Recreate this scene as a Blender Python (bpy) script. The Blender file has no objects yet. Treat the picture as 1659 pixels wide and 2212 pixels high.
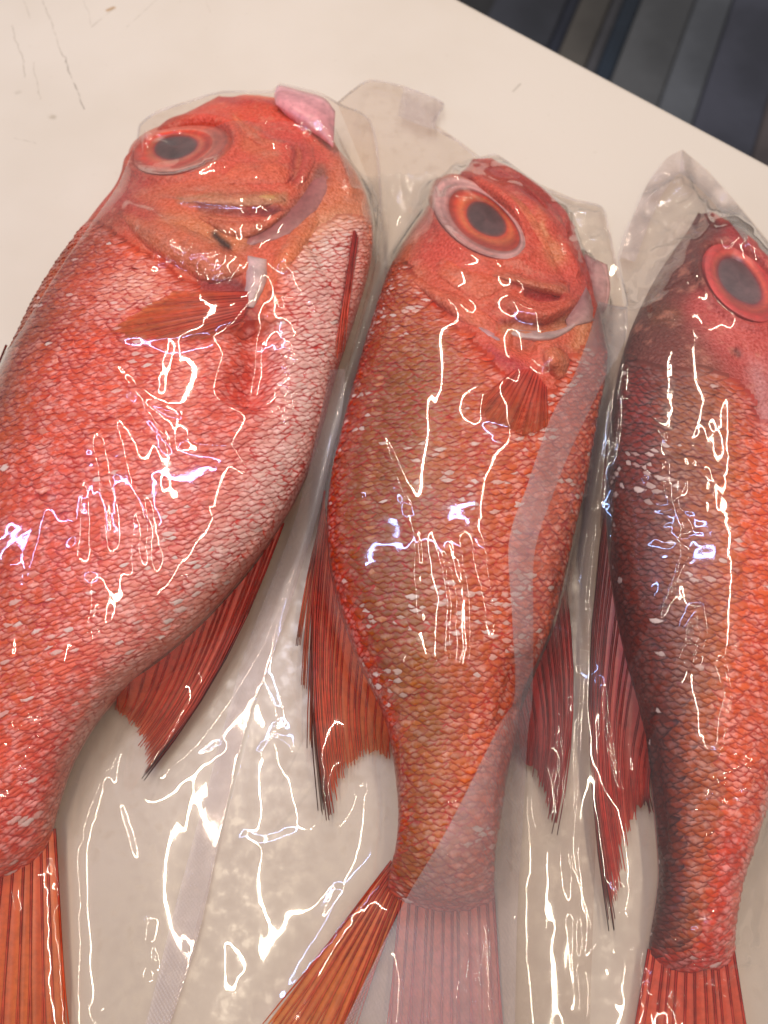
import bpy, math, random
import numpy as np
from mathutils import Vector

random.seed(7); np.random.seed(7)
S = bpy.context.scene
COL = S.collection

# ------------------------------------------------------------------ camera
CAM_H, TILT = 0.385, math.radians(21.0)      # metres above the table, tilt off the vertical
VFOV = math.radians(64.0)
PW, PH = 1659.0, 2212.0                      # units of the measuring frame used below
FL = (PH / 2) / math.tan(VFOV / 2)
cd = bpy.data.cameras.new('camera'); cam = bpy.data.objects.new('camera', cd); COL.objects.link(cam)
cam.location = (0, 0, CAM_H); cam.rotation_euler = (TILT, 0, 0)
cd.sensor_fit = 'VERTICAL'; cd.angle = VFOV; cd.sensor_height = 24
cd.lens = 12.0 / math.tan(VFOV / 2)
cd.clip_start = 0.01; cd.clip_end = 50
cd.dof.use_dof = True; cd.dof.focus_distance = 0.352; cd.dof.aperture_fstop = 5.4
S.camera = cam

# ------------------------------------------------------------------ world, lamps, exposure
w = bpy.data.worlds.new('World'); S.world = w; w.use_nodes = True
bg = w.node_tree.nodes['Background']
bg.inputs[0].default_value = (1.0, 0.97, 0.96, 1); bg.inputs[1].default_value = 0.25
def lamp(name, loc, target, size, power, color, size_y=None):
    l = bpy.data.lights.new(name, 'AREA'); l.shape = 'RECTANGLE' if size_y else 'DISK'
    l.size = size
    if size_y: l.size_y = size_y
    l.energy = power; l.color = color
    o = bpy.data.objects.new(name, l); COL.objects.link(o); o.location = loc
    o.rotation_euler = (Vector(target) - Vector(loc)).to_track_quat('-Z', 'Y').to_euler()
    return o
WARM = (1.0, 0.86, 0.68); COOL = (0.38, 0.54, 1.0)
# tube lamps over the stall, running away from the camera
lamp('tube_lamp', (-0.26, 0.62, 1.30), (-.26, .62, 0), 0.014, 14.5, WARM, 2.2)
lamp('tube_lamp.001', (0.42, 0.62, 1.35), (.42, .62, 0), 0.014, 9.5, WARM, 2.2)
lamp('cool_tube_lamp', (-0.66, 0.35, 1.25), (-.5, .35, 0), 0.022, 8.0, COOL, 1.9)
S.view_settings.view_transform = 'Standard'; S.view_settings.look = 'None'
S.view_settings.exposure = -0.12; S.view_settings.gamma = 1.0
S.cycles.caustics_reflective = False; S.cycles.caustics_refractive = False
S.cycles.transparent_max_bounces = 24; S.cycles.max_bounces = 8
S.cycles.sample_clamp_indirect = 4.0
S.cycles.use_denoising = True

# ------------------------------------------------------------------ numeric helpers
cT, sT = math.cos(TILT), math.sin(TILT)
def pt(u, v, z):
    """table-frame point at height z seen at measuring-frame position (u, v)"""
    u = np.asarray(u, float); v = np.asarray(v, float)
    xc = (u - PW / 2) / FL; yc = -(v - PH / 2) / FL
    dx = xc; dy = sT + yc * cT; dz = -cT + yc * sT
    t = (z - CAM_H) / dz
    return np.stack([dx * t, dy * t, np.broadcast_to(z, t.shape) * np.ones_like(t)], -1)
def proj(P):
    x, y, z = P[..., 0], P[..., 1], P[..., 2] - CAM_H
    d = y * sT - z * cT; up = y * cT + z * sT
    return np.stack([PW / 2 + FL * x / d, PH / 2 - FL * up / d], -1)
def lin(r, g, b):
    c = np.array([r, g, b], float) / 255
    return np.where(c <= .04045, c / 12.92, ((c + .055) / 1.055) ** 2.4)
def _h(ix, iy, iz, seed):
    n = (ix.astype(np.int64) * 374761393 + iy.astype(np.int64) * 668265263 + iz.astype(np.int64) * 2147483647 + seed * 974711) & 0xffffffff
    n = ((n ^ (n >> 13)) * 1274126177) & 0xffffffff
    n = n ^ (n >> 16)
    return (n & 0xffff) / 65535.0
def vnoise(P, scale, seed=0):
    p = np.asarray(P, float) * scale
    if p.shape[-1] == 2: p = np.concatenate([p, np.zeros(p.shape[:-1] + (1,))], -1)
    i = np.floor(p).astype(np.int64); f = p - i; f = f * f * (3 - 2 * f)
    r = 0
    for dx in (0, 1):
        for dy in (0, 1):
            for dz in (0, 1):
                wgt = (f[..., 0] if dx else 1 - f[..., 0]) * (f[..., 1] if dy else 1 - f[..., 1]) * (f[..., 2] if dz else 1 - f[..., 2])
                r = r + wgt * _h(i[..., 0] + dx, i[..., 1] + dy, i[..., 2] + dz, seed)
    return r * 2 - 1
def fbm(P, scale, seed=0, oct=3):
    return sum(vnoise(P, scale * 2 ** k, seed + k) * .5 ** k for k in range(oct))
def polydist(Q, pts):
    """distance of Q (N,2) to a polyline, and the parameter 0..1 along it"""
    pts = np.asarray(pts, float); best = np.full(len(Q), 1e9); bt = np.zeros(len(Q))
    if len(pts) == 1: return np.hypot(*(Q - pts[0]).T), bt
    L = np.r_[0, np.cumsum(np.hypot(*np.diff(pts, axis=0).T))]
    for k in range(len(pts) - 1):
        a, b = pts[k], pts[k + 1]; ab = b - a
        t = np.clip(((Q - a) @ ab) / max(ab @ ab, 1e-9), 0, 1)
        d = np.hypot(*(Q - a - t[:, None] * ab).T)
        m = d < best; best[m] = d[m]; bt[m] = (L[k] + t[m] * (L[k + 1] - L[k])) / L[-1]
    return best, bt
def inpoly(Q, poly):
    poly = np.asarray(poly, float); c = np.zeros(len(Q), bool); j = len(poly) - 1
    for i in range(len(poly)):
        xi, yi = poly[i]; xj, yj = poly[j]
        m = ((yi > Q[:, 1]) != (yj > Q[:, 1])) & (Q[:, 0] < (xj - xi) * (Q[:, 1] - yi) / (yj - yi + 1e-12) + xi)
        c ^= m; j = i
    return c
def closest_on(Q, poly):
    poly = np.asarray(poly, float); best = np.full(len(Q), 1e9); out = Q.copy()
    for i in range(len(poly)):
        a, b = poly[i], poly[(i + 1) % len(poly)]; ab = b - a
        t = np.clip(((Q - a) @ ab) / max(ab @ ab, 1e-9), 0, 1)
        p = a + t[:, None] * ab; d = np.hypot(*(Q - p).T); m = d < best
        best[m] = d[m]; out[m] = p[m]
    return out
def spline(pts, n):
    """Catmull-Rom through rows of numbers, n samples evenly spaced by the first two columns"""
    pts = np.asarray(pts, float); N = len(pts)
    P = np.vstack([2 * pts[0] - pts[1], pts, 2 * pts[-1] - pts[-2]])
    tt = np.linspace(0, N - 1, max(n * 4, 40)); k = np.minimum(tt.astype(int), N - 2); f = (tt - k)[:, None]
    a, b, c, d = P[k], P[k + 1], P[k + 2], P[k + 3]
    Y = .5 * (2 * b + (c - a) * f + (2 * a - 5 * b + 4 * c - d) * f ** 2 + (3 * b - a - 3 * c + d) * f ** 3)
    L = np.r_[0, np.cumsum(np.hypot(*np.diff(Y[:, :2], axis=0).T))]
    s = np.linspace(0, L[-1], n)
    return np.stack([np.interp(s, L, Y[:, j]) for j in range(Y.shape[1])], -1)
def smooth01(x): x = np.clip(x, 0, 1); return x * x * (3 - 2 * x)

# ------------------------------------------------------------------ object helpers
def mesh(name, V, F, mat=None, parent=None, cols=None, smooth=True, kind=None):
    V = np.asarray(V, np.float64).reshape(-1, 3); F = np.asarray(F, np.int32)
    if parent is not None:
        off = np.array(parent.get('_o', (0, 0, 0)), float); V = V - off
    me = bpy.data.meshes.new(name)
    me.vertices.add(len(V)); me.vertices.foreach_set('co', V.astype(np.float32).ravel())
    k = F.shape[1]
    me.loops.add(F.size); me.loops.foreach_set('vertex_index', F.ravel())
    me.polygons.add(len(F)); me.polygons.foreach_set('loop_start', np.arange(0, F.size, k, dtype=np.int32))
    me.update(calc_edges=True)
    if smooth: me.polygons.foreach_set('use_smooth', np.ones(len(F), bool))
    for nm, c in (cols or {}).items():
        c = np.asarray(c, np.float32)
        if c.shape[1] == 3: c = np.concatenate([c, np.ones((len(c), 1), np.float32)], 1)
        at = me.color_attributes.new(nm, 'FLOAT_COLOR', 'POINT'); at.data.foreach_set('color', c.ravel())
    if mat: me.materials.append(mat)
    o = bpy.data.objects.new(name, me); COL.objects.link(o)
    if parent is not None:
        o.parent = parent; o['_o'] = tuple(off)
    if kind: o['kind'] = kind
    return o
def thing(name, label, cat, loc, group=None):
    o = bpy.data.objects.new(name, None); COL.objects.link(o); o.location = loc
    o.empty_display_size = .02
    o['label'] = label; o['category'] = cat; o['_o'] = tuple(float(x) for x in loc)
    if group: o['group'] = group
    return o
def gridfaces(n, m, wrap=False):
    i, j = np.meshgrid(np.arange(n - 1), np.arange(m if wrap else m - 1), indexing='ij')
    j2 = (j + 1) % m
    return np.stack([i * m + j, i * m + j2, (i + 1) * m + j2, (i + 1) * m + j], -1).reshape(-1, 4)

# ------------------------------------------------------------------ materials
def newmat(name):
    m = bpy.data.materials.new(name); m.use_nodes = True
    nt = m.node_tree; nt.nodes.clear()
    out = nt.nodes.new('ShaderNodeOutputMaterial')
    return m, nt, out
class NB:
    def __init__(s, nt): s.nt = nt
    def n(s, t, **kw):
        x = s.nt.nodes.new(t)
        for k, v in kw.items():
            if k.startswith('i_'): x.inputs[k[2:].replace('_', ' ')].default_value = v
            else: setattr(x, k, v)
        return x
    def l(s, a, b): s.nt.links.new(a, b)
    def math(s, op, a, b=None, clamp=False):
        x = s.nt.nodes.new('ShaderNodeMath'); x.operation = op; x.use_clamp = clamp
        for k, v in enumerate((a, b)):
            if v is None: continue
            if isinstance(v, (int, float)): x.inputs[k].default_value = v
            else: s.l(v, x.inputs[k])
        return x.outputs[0]
    def mix(s, f, a, b):
        x = s.nt.nodes.new('ShaderNodeMix'); x.data_type = 'RGBA'
        for sock, v in ((x.inputs[0], f), (x.inputs[6], a), (x.inputs[7], b)):
            if hasattr(v, 'links') or hasattr(v, 'is_linked'): s.l(v, sock)
            elif isinstance(v, (int, float)): sock.default_value = v
            else: sock.default_value = tuple(v) + (1,) if len(v) == 3 else tuple(v)
        return x.outputs[2]
    def noise(s, scale, detail=3, vec=None, rough=.55, out='Fac'):
        x = s.n('ShaderNodeTexNoise'); x.inputs['Scale'].default_value = scale
        x.inputs['Detail'].default_value = detail; x.inputs['Roughness'].default_value = rough
        if vec is not None: s.l(vec, x.inputs['Vector'])
        return x.outputs[out]
    def ramp(s, f, a, b):
        x = s.n('ShaderNodeMapRange'); x.interpolation_type = 'SMOOTHSTEP'
        s.l(f, x.inputs[0]); x.inputs[1].default_value = a; x.inputs[2].default_value = b
        return x.outputs[0]
    def bump(s, h, strength, dist):
        x = s.n('ShaderNodeBump'); x.inputs['Strength'].default_value = strength; x.inputs['Distance'].default_value = dist
        s.l(h, x.inputs['Height']); return x.outputs[0]

def mat_skin():
    m, nt, out = newmat('fish_skin'); b = NB(nt)
    co = b.n('ShaderNodeTexCoord').outputs['Object']
    col = b.n('ShaderNodeVertexColor', layer_name='tint').outputs[0]
    n1 = b.noise(640, 5, co, .68); n2 = b.noise(120, 5, co, .65)
    vor = b.n('ShaderNodeTexVoronoi'); b.l(co, vor.inputs['Vector']); vor.inputs['Scale'].default_value = 620
    dark = b.n('ShaderNodeHueSaturation'); b.l(col, dark.inputs['Color']); dark.inputs['Value'].default_value = .74; dark.inputs['Saturation'].default_value = 1.1
    lite = b.n('ShaderNodeHueSaturation'); b.l(col, lite.inputs['Color']); lite.inputs['Value'].default_value = 1.26; lite.inputs['Saturation'].default_value = .92
    c = b.mix(b.ramp(n1, .26, .74), dark.outputs[0], lite.outputs[0])
    c = b.mix(b.math('MULTIPLY', b.ramp(n2, .52, .70), .42), c, lin(236, 150, 124))
    p = b.n('ShaderNodeBsdfPrincipled'); b.l(c, p.inputs['Base Color'])
    p.inputs['Roughness'].default_value = .42; p.inputs['Specular IOR Level'].default_value = .5
    p.inputs['Subsurface Weight'].default_value = .12; p.inputs['Subsurface Radius'].default_value = (.006, .0025, .0015); p.inputs['Subsurface Scale'].default_value = .5
    hgt = b.math('ADD', b.math('MULTIPLY', n1, .7), b.math('MULTIPLY', vor.outputs['Distance'], .8))
    b.l(b.bump(hgt, .8, .0009), p.inputs['Normal'])
    b.l(p.outputs[0], out.inputs[0]); return m
def mat_scale():
    m, nt, out = newmat('fish_scale'); b = NB(nt)
    co = b.n('ShaderNodeTexCoord').outputs['Object']
    tint = b.n('ShaderNodeVertexColor', layer_name='tint').outputs[0]
    rim = b.n('ShaderNodeVertexColor', layer_name='rim').outputs[0]
    suv = b.n('ShaderNodeVertexColor', layer_name='suv').outputs[0]
    sx = b.n('ShaderNodeSeparateColor'); b.l(suv, sx.inputs[0])
    n1 = b.noise(750, 3, co, .7); n2 = b.noise(260, 2, co, .6)
    e = b.math('ADD', sx.outputs[0], b.math('MULTIPLY', b.math('SUBTRACT', n1, .5), .75))
    e = b.math('ADD', e, b.math('MULTIPLY', b.math('SUBTRACT', n2, .5), .65))
    n3 = b.noise(75, 2, co, .5)
    e = b.math('ADD', e, b.math('MULTIPLY', b.math('SUBTRACT', n3, .5), .55))
    f = b.ramp(e, .26, .88)
    pale = b.n('ShaderNodeHueSaturation'); b.l(tint, pale.inputs['Color']); pale.inputs['Value'].default_value = 1.24; pale.inputs['Saturation'].default_value = .74
    c = b.mix(b.ramp(n2, .40, .70), tint, pale.outputs[0])
    c = b.mix(f, c, rim)
    # scattered scales that lost their red skin are silvery white
    c = b.mix(b.math('MULTIPLY', sx.outputs[2], b.math('SUBTRACT', 1.0, b.ramp(e, .30, .55))), c, lin(236, 212, 204))
    p = b.n('ShaderNodeBsdfPrincipled'); b.l(c, p.inputs['Base Color'])
    p.inputs['Roughness'].default_value = .38; p.inputs['Specular IOR Level'].default_value = .45
    b.l(b.bump(n1, .35, .0004), p.inputs['Normal'])
    b.l(p.outputs[0], out.inputs[0]); return m
def mat_flesh(name, rough=.35, trans=0.0, alpha=1.0):
    m, nt, out = newmat(name); b = NB(nt)
    co = b.n('ShaderNodeTexCoord').outputs['Object']
    col = b.n('ShaderNodeVertexColor', layer_name='tint').outputs[0]
    n1 = b.noise(300, 4, co, .6)
    dk = b.n('ShaderNodeHueSaturation'); b.l(col, dk.inputs['Color']); dk.inputs['Value'].default_value = .78
    c = b.mix(b.ramp(n1, .3, .65), dk.outputs[0], col)
    p = b.n('ShaderNodeBsdfPrincipled'); b.l(c, p.inputs['Base Color']); p.inputs['Roughness'].default_value = rough
    b.l(b.bump(n1, .25, .0004), p.inputs['Normal'])
    sh = p.outputs[0]
    if trans > 0:
        t = b.n('ShaderNodeBsdfTranslucent'); b.l(c, t.inputs[0])
        x = b.n('ShaderNodeMixShader'); x.inputs[0].default_value = trans; b.l(sh, x.inputs[1]); b.l(t.outputs[0], x.inputs[2]); sh = x.outputs[0]
    if alpha < 1:
        t = b.n('ShaderNodeBsdfTransparent'); b.l(b.mix(.45, c, (1, .9, .82)), t.inputs[0])
        al = b.n('ShaderNodeVertexColor', layer_name='thin').outputs[0]
        x = b.n('ShaderNodeMixShader'); b.l(al, x.inputs[0]); b.l(sh, x.inputs[1]); b.l(t.outputs[0], x.inputs[2]); sh = x.outputs[0]
    b.l(sh, out.inputs[0]); return m
def mat_film(name, haze, rough, woven=False, tint=(.995, .99, .98)):
    m, nt, out = newmat(name); b = NB(nt)
    co = b.n('ShaderNodeTexCoord').outputs['Object']
    tr = b.n('ShaderNodeBsdfTransparent'); tr.inputs[0].default_value = tuple(tint) + (1,)
    df = b.n('ShaderNodeBsdfDiffuse'); df.inputs[0].default_value = (.86, .82, .86, 1)
    a = b.n('ShaderNodeMixShader'); b.l(tr.outputs[0], a.inputs[1]); b.l(df.outputs[0], a.inputs[2])
    if woven:
        uv = b.n('ShaderNodeVertexColor', layer_name='weave').outputs[0]
        sp = b.n('ShaderNodeSeparateColor'); b.l(uv, sp.inputs[0])
        s1 = b.math('SINE', b.math('MULTIPLY', sp.outputs[0], 6.2832)); s2 = b.math('SINE', b.math('MULTIPLY', sp.outputs[1], 6.2832))
        h = b.math('MULTIPLY', s1, s2); nm = b.bump(h, .5, .00025)
        b.l(b.math('ADD', b.math('MULTIPLY', h, haze * .35), haze), a.inputs[0])
    else:
        n = b.noise(45, 3, co, .5); nm = b.bump(n, .05, .001)
        a.inputs[0].default_value = haze
    gl = b.n('ShaderNodeBsdfGlossy'); rn = b.n('ShaderNodeMapRange'); b.l(b.noise(150, 3, co, .6), rn.inputs[0]); rn.inputs[1].default_value = .35; rn.inputs[2].default_value = .7; rn.inputs[3].default_value = rough * .7; rn.inputs[4].default_value = rough * 2.4; b.l(rn.outputs[0], gl.inputs['Roughness']); b.l(nm, gl.inputs['Normal'])
    fr = b.n('ShaderNodeFresnel'); gm = b.n('ShaderNodeNewGeometry'); b.l(b.math('SUBTRACT', 1.5, b.math('MULTIPLY', gm.outputs['Backfacing'], 1.5 - 1 / 1.5)), fr.inputs[0]); b.l(nm, fr.inputs['Normal'])
    x = b.n('ShaderNodeMixShader'); b.l(b.math('MULTIPLY', fr.outputs[0], 1.8, True), x.inputs[0])
    g2 = b.n('ShaderNodeBsdfGlossy'); g2.inputs['Roughness'].default_value = max(.26, rough); b.l(nm, g2.inputs['Normal'])
    gm2 = b.n('ShaderNodeMixShader'); gm2.inputs[0].default_value = .14; b.l(gl.outputs[0], gm2.inputs[1]); b.l(g2.outputs[0], gm2.inputs[2])
    b.l(a.outputs[0], x.inputs[1]); b.l(gm2.outputs[0], x.inputs[2]); b.l(x.outputs[0], out.inputs[0]); return m
M_SKIN, M_SCALE = mat_skin(), mat_scale()
M_EYE = mat_flesh('eye_tissue', .3)
M_FLESH = mat_flesh('wet_flesh', .32)
M_RAY = mat_flesh('fin_ray_tissue', .35, .25)
M_FIN = mat_flesh('fin_membrane', .35, .2, .5)
M_FILM = mat_film('clear_film', .012, .030)
M_FILM3 = mat_film('clear_film_thick', .024, .030)
M_SEAM = mat_film('sealed_film', .14, .18, True, (.96, .91, .90))
M_BACK = mat_film('back_film', .01, .30, False, (.965, .915, .88))

def mat_board():
    m, nt, out = newmat('white_board'); b = NB(nt)
    co = b.n('ShaderNodeTexCoord').outputs['Object']
    base = b.mix(b.ramp(b.noise(6, 4, co), .35, .7), lin(223, 211, 198), lin(215, 202, 187))
    base = b.mix(b.math('MULTIPLY', b.ramp(b.noise(240, 3, co), .66, .74), .12), base, lin(176, 158, 138))
    sx = b.n('ShaderNodeSeparateXYZ'); b.l(co, sx.inputs[0])
    jit = b.math('MULTIPLY', b.math('SUBTRACT', b.noise(55, 3, co), .5), .006)
    X, Y = b.math('ADD', sx.outputs[0], jit), b.math('ADD', sx.outputs[1], jit)
    hgt = None
    def seg(d0, d1, wd, colr, amt):
        nonlocal base, hgt
        (ax, ay, _), (bx, by, _) = pt(d0[0], d0[1], 0.), pt(d1[0], d1[1], 0.)
        L2 = (bx - ax) ** 2 + (by - ay) ** 2
        t = b.math('ADD', b.math('MULTIPLY', X, (bx - ax) / L2), b.math('MULTIPLY', Y, (by - ay) / L2))
        t = b.math('SUBTRACT', t, (ax * (bx - ax) + ay * (by - ay)) / L2, True)
        ex = b.math('SUBTRACT', b.math('SUBTRACT', X, ax), b.math('MULTIPLY', t, bx - ax))
        ey = b.math('SUBTRACT', b.math('SUBTRACT', Y, ay), b.math('MULTIPLY', t, by - ay))
        d = b.math('SQRT', b.math('ADD', b.math('MULTIPLY', ex, ex), b.math('MULTIPLY', ey, ey)))
        f = b.n('ShaderNodeMapRange'); b.l(d, f.inputs[0]); f.inputs[1].default_value = wd; f.inputs[2].default_value = wd * .25
        fac = b.math('MULTIPLY', f.outputs[0], b.math('MULTIPLY', b.ramp(b.noise(160, 3, co), .25, .62), amt))
        base = b.mix(fac, base, colr)
    G = lin(150, 138, 122); BR = lin(176, 132, 76)
    seg((55, 80), (110, 245), .0006, G, .55); seg((110, 245), (158, 372), .0007, lin(120, 108, 96), .8)
    seg((345, 75), (335, 92), .002, BR, .55); seg((632, 58), (612, 82), .0022, BR, .65); seg((212, 143), (226, 137), .002, BR, .8)
    seg((225, 140), (176, 182), .0006, G, .5); seg((330, 110), (255, 182), .0005, G, .45); seg((0, 70), (40, 160), .0005, G, .4)
    seg((0, 178), (28, 296), .0006, G, .5); seg((45, 265), (60, 350), .0005, G, .45); seg((83, 390), (89, 392), .0028, lin(150, 135, 110), .5)
    seg((8, 335), (12, 333), .0022, G, .35); seg((0, 440), (45, 455), .0005, G, .35); seg((850, 15), (880, 25), .0006, G, .35)
    seg((1120, 330), (1130, 318), .0010, G, .5); seg((1260, 158), (1267, 160), .0012, G, .5); seg((420, 60), (440, 150), .0005, G, .25)
    seg((160, 120), (175, 175), .0004, G, .35); seg((690, 1945), (700, 1943), .0008, lin(70, 60, 50), .8); seg((350, 1525), (356, 1520), .0006, lin(90, 80, 70), .6)
    seg((520, 1450), (300, 2000), .0010, G, .22); seg((600, 1960), (730, 1650), .0008, G, .22); seg((560, 2100), (760, 1860), .0012, G, .18)
    seg((280, 95), (300, 60), .0005, G, .4); seg((140, 20), (150, 40), .0012, G, .3)
    p = b.n('ShaderNodeBsdfPrincipled'); b.l(base, p.inputs['Base Color']); p.inputs['Roughness'].default_value = .42
    p.inputs['Specular IOR Level'].default_value = .35
    b.l(b.bump(b.noise(180, 4, co), .10, .001), p.inputs['Normal']); b.l(p.outputs[0], out.inputs[0]); return m
def mat_plain(name, c, rough=.5, c2=None, sc=8, met=0.):
    m, nt, out = newmat(name); b = NB(nt)
    co = b.n('ShaderNodeTexCoord').outputs['Object']
    cc = b.mix(b.ramp(b.noise(sc, 5, co), .35, .65), c, c2 if c2 is not None else tuple(x * .6 for x in c))
    p = b.n('ShaderNodeBsdfPrincipled'); b.l(cc, p.inputs['Base Color']); p.inputs['Roughness'].default_value = rough; p.inputs['Metallic'].default_value = met
    b.l(b.bump(b.noise(60, 3, co), .2, .003), p.inputs['Normal'])
    b.l(p.outputs[0], out.inputs[0]); return m

# ------------------------------------------------------------------ table and floor
A, B = pt(1010, 0, 0.), pt(1659, 345, 0.)
ed = (B - A)[:2]; ed /= np.hypot(*ed); nin = np.array([ed[1], -ed[0]])      # nin points in over the table
if nin[1] > 0: nin = -nin
prof = [(1.1, -.032), (1.1, 0), (.6, 0), (.3, 0)]
R = .007
for k in range(9):
    a = math.pi / 2 * k / 8; prof.append((R - R * math.sin(a), -R + R * math.cos(a)))
prof += [(0, -.025), (0.001, -.031), (.004, -.032)]
V = []
for e in np.linspace(-1.2, 1.0, 23):
    for q, z in prof:
        xy = A[:2] + ed * e + nin * q; V.append((xy[0], xy[1], z))
tab = thing('work_table', 'white plastic topped work table with knife scratches under the bagged fish', 'table', (0, 0.05, -.9))
F = gridfaces(23, len(prof), True)
tb = mesh('table_top', V, F, mat_board(), tab, smooth=False)
def box(name, c, sx, sy, sz, rot, mat, parent, bev=.003):
    import bmesh
    bm = bmesh.new(); bmesh.ops.create_cube(bm, size=1)
    for v in bm.verts: v.co = (v.co.x * sx, v.co.y * sy, v.co.z * sz)
    bmesh.ops.bevel(bm, geom=bm.edges[:], offset=bev, segments=2, affect='EDGES')
    me = bpy.data.meshes.new(name); bm.to_mesh(me); bm.free(); me.materials.append(mat)
    o = bpy.data.objects.new(name, me); COL.objects.link(o)
    off = Vector(parent.get('_o', (0, 0, 0))) if parent else Vector((0, 0, 0))
    o.location = Vector(c) - off; o.rotation_euler = (0, 0, rot)
    if parent: o.parent = parent
    return o
M_STEEL = mat_plain('dull_steel', (.30, .30, .31), .4, (.24, .24, .25), 5, .8)
ang = math.atan2(ed[1], ed[0])
for e, q in ((-1.1, .08), (.9, .08), (-1.1, 1.02), (.9, 1.02)):
    xy = A[:2] + ed * e + nin * q; box('table_leg', (xy[0], xy[1], -.466), .05, .05, .866, ang, M_STEEL, tab)
ZF = -.9
gr = mesh('floor', [(-6, -5, ZF - .03), (6, -5, ZF - .03), (6, 8, ZF - .03), (-6, 8, ZF - .03)], [[0, 1, 2, 3]], mat_plain('wet_concrete', (.05, .05, .055), .35), None, kind='structure', smooth=False)
gr['_o'] = (0, 0, 0)
g0, g1 = pt(1386, 0, ZF), pt(1324, 161, ZF)
bd = (g0 - g1)[:2]; bd /= np.hypot(*bd); bn = np.array([bd[1], -bd[0]])
if bn[0] < 0: bn = -bn
cuts = [(1060, 30), (1211, 45), (1236, 50), (1300, 60), (1326, 60), (1366, 52), (1470, 90), (1562, 62), (1660, 200), (1720, 260), (1880, 260)]
offs = [(pt(u, v, ZF)[:2] - g1[:2]) @ bn for u, v in cuts]
cols_b = [(66, 68, 78), (46, 50, 66), (96, 92, 88), (82, 82, 88), (42, 54, 70), (98, 100, 104), (104, 108, 116), (80, 82, 96), (96, 88, 90), (56, 62, 80)]
for k in range(len(cuts) - 1):
    a0, a1 = offs[k] + .0012, offs[k + 1] - .0012
    c = g1[:2] + bn * (a0 + a1) / 2 + bd * .3
    o = box('floor_board', (c[0], c[1], ZF + random.uniform(-.004, .006)), a1 - a0, 3.2, .04, math.atan2(bn[1], bn[0]),
            mat_plain('painted_board', tuple(lin(*cols_b[k]) * 1.2), .38, tuple(lin(*cols_b[k]) * .7), 4), gr)

# ------------------------------------------------------------------ fish
def lerp_rows(rows, ns):
    r = np.asarray(rows, float); mid = np.stack([(r[:, 0] + r[:, 2]) / 2, (r[:, 1] + r[:, 3]) / 2], -1)
    P = spline(np.concatenate([mid, r], 1), ns * 2)[:, 2:]
    f = np.linspace(0, 1, ns); f = np.where(f < .45, f * .30 / .45, .30 + (f - .45) * .70 / .55)   # denser rows on the head
    x = np.linspace(0, 1, len(P))
    return np.stack([np.interp(f, x, P[:, j]) for j in range(P.shape[1])], -1)
NT, NBOT, NS = 205, 25, 420
OBST = []            # every upper surface, for draping the film
class Fish: pass
def normals(G):
    a = np.gradient(G, axis=0); b_ = np.gradient(G, axis=1); n = np.cross(a, b_)
    n /= np.linalg.norm(n, axis=-1, keepdims=True) + 1e-12
    return n
def stroke_w(Q, pts, r, soft=1.0, taper=False, warp=None):
    lo = np.min(pts, 0) - 3.2 * np.max(r); hi = np.max(pts, 0) + 3.2 * np.max(r)
    m = np.all((Q > lo) & (Q < hi), 1); wgt = np.zeros(len(Q))
    if not m.any(): return wgt
    q = Q[m] if warp is None else Q[m] + warp[m]
    d, t = polydist(q, pts)
    rr = r[0] + (r[1] - r[0]) * t if isinstance(r, (tuple, list)) else r
    x = np.exp(-(d / rr) ** (2 * soft))
    if taper: x *= smooth01(t / .15) * smooth01((1 - t) / .15)
    wgt[m] = x; return wgt
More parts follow.
